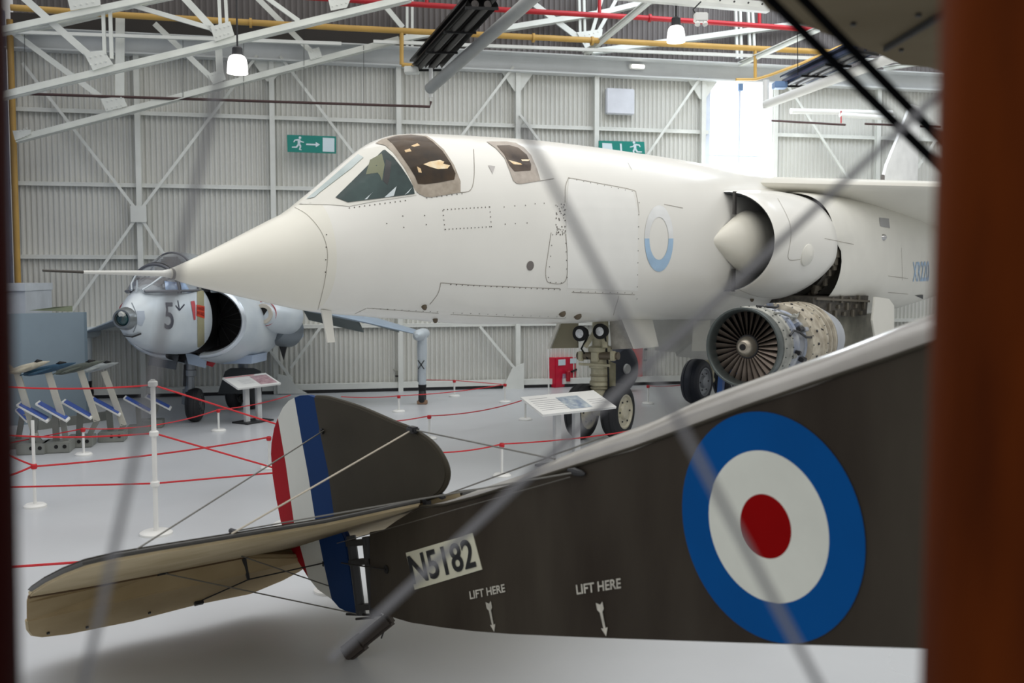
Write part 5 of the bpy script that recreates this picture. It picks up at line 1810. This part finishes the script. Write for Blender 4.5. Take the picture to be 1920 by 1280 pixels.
L1 = [(.05, .45, v) for v in (.2, .3, .4, .5, .6, .7)] + [(.06, .3, .82)]
info_sign((1018, 777), (1156, 762), 10.1, 0, .145, .37, (.34, .60), 'white tilted information sign in front of the white jet nose wheels',
          [(.40, .12), (.70, .12), (.70, .8), (.40, .8)], mat('sign_photo_blue', (120, 136, 160), .4, scale=14, col2=(196, 204, 204)), L1 + [(.75, .95, v) for v in (.3, .4, .5)])
info_sign((447, 728), (527, 718), 13.3, 0, .13, .30, (.36, .64), 'tilted information sign with a pinkish picture below the small grey jet',
          [(.55, .1), (.95, .1), (.95, .85), (.55, .85)], mat('sign_photo_pink', (150, 110, 118), .4, scale=16, col2=(200, 172, 176)), [(.2, .5, v) for v in (.3, .4, .5, .6)], True)

POSTS = {}
def stanchion(key, x, y, h, r, label, clips=(), group='short white barrier posts', base_r=.11):
    p = fl(x, y)
    o = thing('barrier_post', p, label, 'barrier post', group)
    MB().lathe(p, p + Z * .03, [(0, base_r), (.5, base_r), (1, base_r * .8), (1, r)], 28).build('base', M_post, o)
    MB().cyl(p + Z * .025, p + Z * h, r, seg=14).build('pole', M_post, o)
    for c in clips:
        MB().lathe(p + Z * (c - .025), p + Z * (c + .02), [(0, r * 1.5), (.2, r * 1.9), (.8, r * 1.9), (1, r * 1.4)], 14).build('rope_clip', M_post if h > 1 else M_rope, o)
    POSTS[key] = (p, h)
    return o


h = CAM.z + (ray(292, 712).z / ray(292, 712).y) * fl(292, 1003).y
stanchion('T', 293, 1001, h, .019, 'tall white barrier post in the left foreground with three red ropes', (h - .03, h * .655, h * .33), 'tall white barrier post', .125)
spec = [('a', 66, 950, .76, 'white barrier post beside the dark red strut, ropes knotted halfway up'), ('b', 157, 853, .31, 'short white post in front of the model stands'),
        ('c', 410, 808, .29, 'short white post left of the pink picture sign'), ('d', 505, 878, .34, 'short white post just behind the rudder stripes'),
        ('e', 748, 772, .25, 'short white post left of the grey jet outrigger'), ('f', 805, 823, .30, 'short white post above the fin tip'),
        ('g', 852, 743, .28, 'short white post close to the far wall right of the outrigger'), ('h', 947, 754, .30, 'short white post beside the triangular wall foot plate'),
        ('i', 985, 787, .30, 'short white post left of the white tilted sign'), ('j', 941, 893, .34, 'short white post below the white tilted sign, nearest the fuselage'),
        ('k', 1215, 757, .30, 'short thin post under the white jet belly right of its nose wheels')]
for k, x, y, hh, lab in spec:
    stanchion(k, x, y, hh, .014, lab, (hh - .02,) if k != 'a' else (.36,), base_r=.095)
p = fl(1155 / 2.976 + 640 + .5, 738)
o = thing('white_rod', p, 'tall thin white rod standing between the red cabinet and the white jet nose leg door', 'rod')
MB().tube([fl(1029, 742), atY(1028, 655, fl(1029, 742).y)], .012, 8).build('rod', M_post, o)
MB().cyl(fl(1029, 742), fl(1029, 742) + Z * .02, .06, seg=16).build('rod_base', M_post, o)


def rope(a, b, sag, label, n=16, r=.0075):
    pts = [a.lerp(b, i / n) - Z * sag * 4 * (i / n) * (1 - i / n) for i in range(n + 1)]
    o = MB().tube(pts, r, 6).build('barrier_rope', M_rope)
    tag(o, label, 'rope', 'red barrier ropes')
    return o


def PT(k, f=.97):
    p, h = POSTS[k]
    return p + Z * h * f


TL = [atY(-60, y, 7.9) for y in (719, 810, 915)]
for i, (y, f, lab) in enumerate(((719, .965, 'topmost red rope left of the tall white post'), (810, .655, 'middle red rope left of the tall white post'), (914, .33, 'lowest red rope left of the tall white post, crossing above the tailplane'))):
    rope(TL[i], PT('T', f), .035 if i < 2 else .0, lab)
stanchion('T2', 540, 985, .86, .019, 'white barrier post mostly hidden behind the striped rudder', (.80, .44), 'tall white barrier post', .125)
stanchion('T3', 618, 1108, .85, .019, 'white barrier post hidden behind the lower rudder', (.30,), 'tall white barrier post', .1)
for f, zf, lab in ((.965, 797, 'topmost red rope from the tall white post to the rudder'), (.655, 882, 'middle red rope from the tall white post to the rudder'), (.33, 888, 'lowest red rope from the tall white post to the rudder')):
    b = POSTS['T2'][0] + Z * (.80 if zf < 800 else .44)
    rope(PT('T', f), b, .0, lab)
o_ = stanchion('T2', 560, 915, 1.02, .028, 'tall white barrier post hidden behind the rudder', (), 'tall white barrier post', .2) if False else None
rope(atY(-40, 820, 8.3), PT('a', .48), .02, 'red rope from the left edge down to the knotted post', r=.009)
rope(atY(-40, 905, 8.3), PT('a', .48), .02, 'red rope from the left edge up to the knotted post', r=.009)
rope(PT('a', .47), PT('d'), .03, 'long red rope from the knotted post toward the rudder', r=.009)
rope(fl(20, 846) + Z * .1, PT('b'), .0, 'red rope rising to the short post by the model stands')
rope(PT('b'), PT('c'), .08, 'red rope between the model stands and the pink picture sign')
rope(PT('c'), fl(545, 776) + Z * .28, .03, 'red rope behind the pink picture sign')
rope(fl(640, 768) + Z * .2, PT('e'), .02, 'red rope left of the grey jet outrigger, above the fin')
rope(PT('e'), PT('h'), .03, 'red rope behind the grey jet outrigger')
rope(fl(690, 822) + Z * .2, PT('f'), .02, 'red rope rising over the fin top edge')
rope(PT('f'), PT('i'), .05, 'red rope between the outrigger foot and the white tilted sign')
rope(atY(800, 712, 17), PT('g'), .0, 'red rope along the far wall left of its short post')
rope(PT('g'), atY(940, 720, 16.8), .0, 'red rope along the far wall right of its short post')
rope(fl(790, 905) + Z * .3, PT('j'), .03, 'red rope between fin tip and the short post nearest the fuselage')
rope(PT('j'), fl(1180, 858) + Z * .3, .02, 'red rope passing the legs of the white tilted sign')
rope(atY(-30, 1066, 6.0), POSTS['T3'][0] + Z * .30, .0, 'near red rope meeting the tailplane edge at lower left', r=.008)
rope(PT('k'), fl(1300, 752) + Z * .3, .03, 'red rope right of the white jet nose wheels')

# model aircraft on leaning stands
M_mast = mat('mast_cream', (190, 188, 176), .5, var=.05)
M_foot = mat('foot_grey', (132, 134, 128), .6, var=.08)
M_plq = mat('plaque_blue', (44, 72, 150), .45, scale=8, col2=(64, 94, 170))
spec = [((67, 822), (32, 699), (38, 703), (64, 848), (30, 758), (88, 790), ((18, 698), (93, 677)), (198, 190, 168), 'cream model aircraft stand, leftmost beside the dark red strut', 'cream'),
        ((118, 790), (90, 697), (104, 700), (110, 845), (66, 756), (125, 789), ((45, 702), (142, 680)), (40, 74, 96), 'dark blue model aircraft stand, second from the left', 'blue'),
        ((182, 792), (150, 692), (152, 694), (152, 835), (115, 753), (170, 784), ((105, 700), (195, 676)), (92, 98, 88), 'olive grey model aircraft stand, third from the left', 'olive'),
        ((232, 800), (195, 696), (193, 694), (212, 825), (168, 748), (224, 778), ((148, 696), (222, 680)), (168, 174, 172), 'silver grey model aircraft stand, rightmost and nearest the small jet', 'grey')]
for i, (elb, mtop, _, base, pl0, pl1, mdl, mc, lab, nm) in enumerate(spec):
    bp = fl(*base)
    Y = bp.y
    root = thing('model_stand', bp, lab, 'display stand', 'leaning model stands')
    fx = V((.97, .22, 0)); fy = V((-.22, .97, 0))
    MB().box(bp + Z * .06, (.30, .34, .12), (fx, fy, Z)).build('foot', M_foot, root, smooth=False, bevel=.008)
    for dx in (-.02, .07):
        q = bp + fx * (dx + .03) - fy * .171 + Z * .075
        MB().cyl(q, q - fy * .004, .022, seg=12).build('foot_hole', M_black, root, smooth=False)
    # strut leaning right
    sx = (base[0] + 8, base[1] - 10)
    tx_ = ((pl0[0] + pl1[0]) / 2 + 8, (pl0[1] + pl1[1]) / 2 + 6)
    MB().bar(atY(base[0] - 4, base[1] - 14, Y), atY(tx_[0], tx_[1], Y - .05), .07, .03, fy).build('strut', M_foot, root, smooth=False)
    MB().bar(atY(elb[0], elb[1] - 2, Y - .02), atY(mtop[0], mtop[1], Y - .02), .075, .03, fy).build('mast', M_mast, root, smooth=False, bevel=.004)
    MB().bar(atY(elb[0], elb[1] - 4, Y - .02), atY(base[0] + 14, base[1] - 16, Y - .02), .06, .03, fy).build('lower_brace', M_foot, root, smooth=False)
    a, b = atY(*pl0, Y - .15), atY(*pl1, Y - .15)
    dp = V((.45, .6, .28))
    dp = fy * .20 + Z * .012
    pq = MB().prism([a, b, b + dp, a + dp], V((0, 0, -.02)))
    pq = pq.build('plaque', M_post, root, smooth=False)
    nn = (b - a).cross(dp).normalized()
    if nn.z < 0:
        nn = -nn
    MB().prism([a.lerp(b, .06) + dp * .08 + nn * .003, a.lerp(b, .94) + dp * .08 + nn * .003, a.lerp(b, .94) + dp * .92 + nn * .003, a.lerp(b, .06) + dp * .92 + nn * .003], nn * .003).build('plaque_face', M_plq, pq, smooth=False, label='blue printed face')
    # model: slim fuselage with wings and fin seen nearly edge on
    m0, m1 = atY(*mdl[0], Y - .03), atY(*mdl[1], Y - .03)
    mm = mat('model_' + nm, mc, .4, var=.12, scale=14)
    md = MB().lathe(m0, m1, [(0, .016), (.1, .034), (.35, .045), (.6, .04), (.85, .022), (1, .005)], 14).build('model_aircraft', mm, root)
    dm = (m1 - m0)
    side_ = fy
    wb_ = MB()
    for sg in (-1, 1):
        wb_.prism([m0 + dm * .35, m0 + dm * .62, m0 + dm * .28 + side_ * sg * .22 - Z * .015, m0 + dm * .18 + side_ * sg * .22 - Z * .015], Z * .015)
        wb_.prism([m0 + dm * .04, m0 + dm * .16, m0 + dm * .03 + side_ * sg * .14, m0 - dm * .02 + side_ * sg * .14], Z * .012)
    wb_.build('model_wings', mm, md, smooth=False)
    MB().prism([m0 + dm * .02, m0 + dm * .16, m0 + dm * .0 + Z * .09, m0 - dm * .04 + Z * .09], fy * .012).build('model_fin', mm, md, smooth=False)
    MB().lathe(m0 + dm * .62 + Z * .04, m0 + dm * .82 + Z * .03, [(0, .004), (.4, .025), (1, .004)], 10).build('model_canopy', M_black, md)
# separate low blue plaques further right
for pl0, pl1, base, lab in (((231, 746), (283, 774), (262, 812), 'low stand with a blue plaque just left of the tall white post'), ((272, 743), (319, 767), (285, 800), 'low stand with a thin plaque behind the tall white post'), ((28, 768), (50, 790), (34, 838), 'low stand at the left edge behind the first model stand')):
    bp = fl(*base)
    Y = bp.y
    root = thing('plaque_stand', bp, lab, 'plaque stand')
    fx = V((.97, .22, 0)); fy = V((-.22, .97, 0))
    a, b = atY(*pl0, Y - .1), atY(*pl1, Y - .1)
    dp = fy * .20 + Z * .012
    pq = MB().prism([a, b, b + dp, a + dp], V((0, 0, -.02))).build('plaque', M_post, root, smooth=False)
    nn = Z
    MB().prism([a.lerp(b, .06) + dp * .08 + nn * .003, a.lerp(b, .94) + dp * .08 + nn * .003, a.lerp(b, .94) + dp * .92 + nn * .003, a.lerp(b, .06) + dp * .92 + nn * .003], nn * .003).build('plaque_face', M_plq, pq, smooth=False, label='blue printed face')
    MB().box(bp + Z * .05, (.3, .3, .1), (fx, fy, Z)).build('foot', M_foot, root, smooth=False, bevel=.008)
    MB().bar(bp + Z * .08, (a + b) / 2 + dp * .4, .06, .03, fy).build('strut', M_foot, root, smooth=False)
rl = thing('floor_rail', fl(130, 800), 'low dark rail lying on the floor behind the model stands', 'rail')
MB().bar(fl(70, 806) + Z * .06, fl(205, 786) + Z * .06, .05, .12).build('rail', M_foot, rl, smooth=False)

# blue-grey partition and the white cabinet behind it
M_part = mat('partition_blue', (140, 156, 166), .5, var=.02)
Yp = 14.2
pt = [fl(5, 812), fl(158, 790)]
a = atY(-20, 590, 13.2); a.z = 0
b = atY(157, 590, 14.0); b.z = 0
zt_ = atY(157, 585, 14.0).z
dn = (b - a).normalized(); dp = V((-dn.y, dn.x, 0))
PR = thing('partition_wall', (a + b) / 2, 'tall blue-grey display partition at the left edge', 'partition')
MB().prism([a, b, b + Z * zt_, a + Z * zt_], dp * .08).build('panel', M_part, PR, smooth=False)
MB().prism([b + dn * .0, b + dn * .04, b + dn * .04 + Z * zt_, b + Z * zt_], dp * .08).build('edge_post', mat('edge_grey_blue', (122, 140, 150), .5), PR, smooth=False)
a2, b2 = atY(58, 580, 14.3), atY(137, 580, 14.9)
pts = [atY(56, 582, 14.3), atY(136, 584, 14.9), atY(136, 573, 14.9), atY(100, 576, 14.6)]
MB().prism(pts, dp * .05).build('top_flap', mat('flap_green', (150, 158, 130), .5), PR, smooth=False)
# white cabinet
c0 = atY(47, 545, 14.6); c1 = atY(97, 553, 16.0); c2 = atY(-10, 538, 14.5)
zt2 = c0.z
CBN = thing('white_cabinet', V((c0.x, c0.y, 0)), 'tall white cabinet standing behind the blue-grey partition', 'cabinet')
def col(p, z0=0.0, z1=None):
    return V((p.x, p.y, z0))
p3 = c2 + (c1 - c0)
MB().prism([col(c0), col(c1), col(p3), col(c2)], Z * (zt2 - .0)).build('body', mat('cabinet_white', (206, 212, 218), .5), CBN, smooth=False)
ctr_ = (c0 + c1 + p3 + c2) / 4
ex = [ctr_ + (V((q_.x, q_.y, 0)) - V((ctr_.x, ctr_.y, 0))) * 1.05 for q_ in (c0, c1, p3, c2)]
MB().prism([V((q_.x, q_.y, zt2)) for q_ in ex], Z * .11).build('cornice', mat('cabinet_white2', (214, 220, 226), .5), CBN, smooth=False)

# red fire point cabinet and red door
ra_, rb_ = fl(1041, 727), fl(1085, 723)
RC = thing('fire_point', (ra_ + rb_) / 2, 'bright red fire point cabinet by the far wall left of the nose leg', 'fire cabinet')
dn = (rb_ - ra_).normalized(); dp = V((-dn.y, dn.x, 0))
zh = atY(1041, 671, ra_.y).z
bx = MB().prism([ra_, rb_, rb_ + Z * zh, ra_ + Z * zh], dp * .2).build('cabinet', mat('fire_red', (206, 20, 56), .4, var=.12, scale=6), RC, smooth=False, bevel=.012)
def rp_(u, v):
    return ra_.lerp(rb_, u) + Z * zh * v - dp * .004
for (u0, u1, v0, v1), m_, nm in (((.12, .42, .74, .94), M_signw, 'sign'), ((.62, .88, .78, .95), M_signw, 'sign'), ((.30, .58, .10, .45), mat('fire_grey', (150, 120, 150), .5, scale=20, col2=(206, 190, 206)), 'label_plate')):
    MB().prism([rp_(u0, v0), rp_(u1, v0), rp_(u1, v1), rp_(u0, v1)], -dp * .004).build(nm, m_, bx, smooth=False)
MB().lathe(rp_(.45, .2) - dp * .06, rp_(.45, .6) - dp * .06, [(0, .04), (.8, .045), (.9, .02), (1, .015)], 14).build('extinguisher', mat('ext_red', (170, 20, 40), .3), RC)
MB().bar(rp_(.66, .5), rp_(.92, .58), .05, .03).build('hose_bracket', M_dark, RC, smooth=False)
u0, _ = onwall(1186, 690, .06); u1, _ = onwall(1202, 690, .06)
_, zt3 = onwall(1195, 652, .06)
mb = MB().box(wp((u0 + u1) / 2, zt3 / 2, .08), (u1 - u0 + .02, .06, zt3), (W, Q, Z))
d1 = struct('door_1', mb, mat('door_red', (216, 84, 76), .45), smooth=False)
MB().box(wp(u0 + .03, zt3 * .5, .12), (.03, .03, .12), (W, Q, Z)).build('door_handle', M_dark, d1, smooth=False)
# conduit on the wall
for x0, y0, y1, lab in ((744, 695, 728, 'short pipe stub low on the far wall behind the outrigger'), (1210, 640, 690, 'thin cable drop on the far wall behind the white jet belly')):
    u, z0 = onwall(x0, y1, .1); _, z1 = onwall(x0, y0, .1)
    root = thing('wall_conduit', wp(u, z0, .1), lab, 'conduit')
    MB().tube([wp(u, z0, .1), wp(u, z1, .1), wp(u - .05, z1 + .02, .05)], .016, 8).build('pipe', mat('conduit_grey', (170, 170, 160), .5), root)
    for t in (.3, .7):
        MB().box(wp(u, z0 + (z1 - z0) * t, .1), (.05, .04, .03), (W, Q, Z)).build('clip', M_dark, root, smooth=False)
# ================================================================ LIGHT
w = bpy.data.worlds.new('hangar_sky')
bpy.context.scene.world = w
w.use_nodes = True
nt = w.node_tree
bg = nt.nodes['Background']
tc = nt.nodes.new('ShaderNodeTexCoord')
sp = nt.nodes.new('ShaderNodeSeparateXYZ')
nt.links.new(tc.outputs['Generated'], sp.inputs[0])
rp = nt.nodes.new('ShaderNodeValToRGB')
rp.color_ramp.elements[0].position = 0.0
rp.color_ramp.elements[0].color = (0.28, 0.28, 0.28, 1)
rp.color_ramp.elements[1].position = 1.0
rp.color_ramp.elements[1].color = (1.0, 1.0, 0.99, 1)
mr = nt.nodes.new('ShaderNodeMapRange')
mr.inputs['From Min'].default_value = -0.2
mr.inputs['From Max'].default_value = 1.0
nt.links.new(sp.outputs['Z'], mr.inputs['Value'])
nt.links.new(mr.outputs[0], rp.inputs['Fac'])
nt.links.new(rp.outputs['Color'], bg.inputs['Color'])
bg.inputs['Strength'].default_value = 0.98


def area(name, loc, target, sx, sy, power, col=(1, 1, 1)):
    l = bpy.data.lights.new(name, 'AREA')
    l.shape = 'RECTANGLE'; l.size = sx; l.size_y = sy
    l.energy = power; l.color = col
    o = bpy.data.objects.new(name, l)
    C.objects.link(o)
    o.location = loc
    o.rotation_euler = (V(target) - V(loc)).to_track_quat('-Z', 'Y').to_euler()
    return o


area('added_fill_light', (3.5, 9.0, 8.5), (3.5, 11.5, 0), 12, 9, 260, (1, 0.99, 0.97))  # unseen overhead fill, added to brighten the hall
area('added_fill_light', (-2, 11.0, 8.8), (-2.5, 6, 0), 12, 8, 190, (1, 0.98, 0.95))  # second added fill, reaching in under the biplane tail
p = wp((uw0 + uw1) / 2, (zw0 + zw1) / 2, 0.15)
area('window_daylight', p, p + Q * 5 - Z * 2.0, 1.2, 1.7, 70, (0.86, 0.93, 1.0))
p2 = wp(11.5, 3.0, 0)
area('added_fill_light', p2 + Q * 2.6 + Z * 5.0, p2, 7, 3, 230, (0.80, 0.89, 1.0))  # bluish fill added to brighten the wall at right
vs = bpy.context.scene.view_settings
vs.view_transform = 'Standard'
vs.look = 'None'
vs.exposure = 0.0
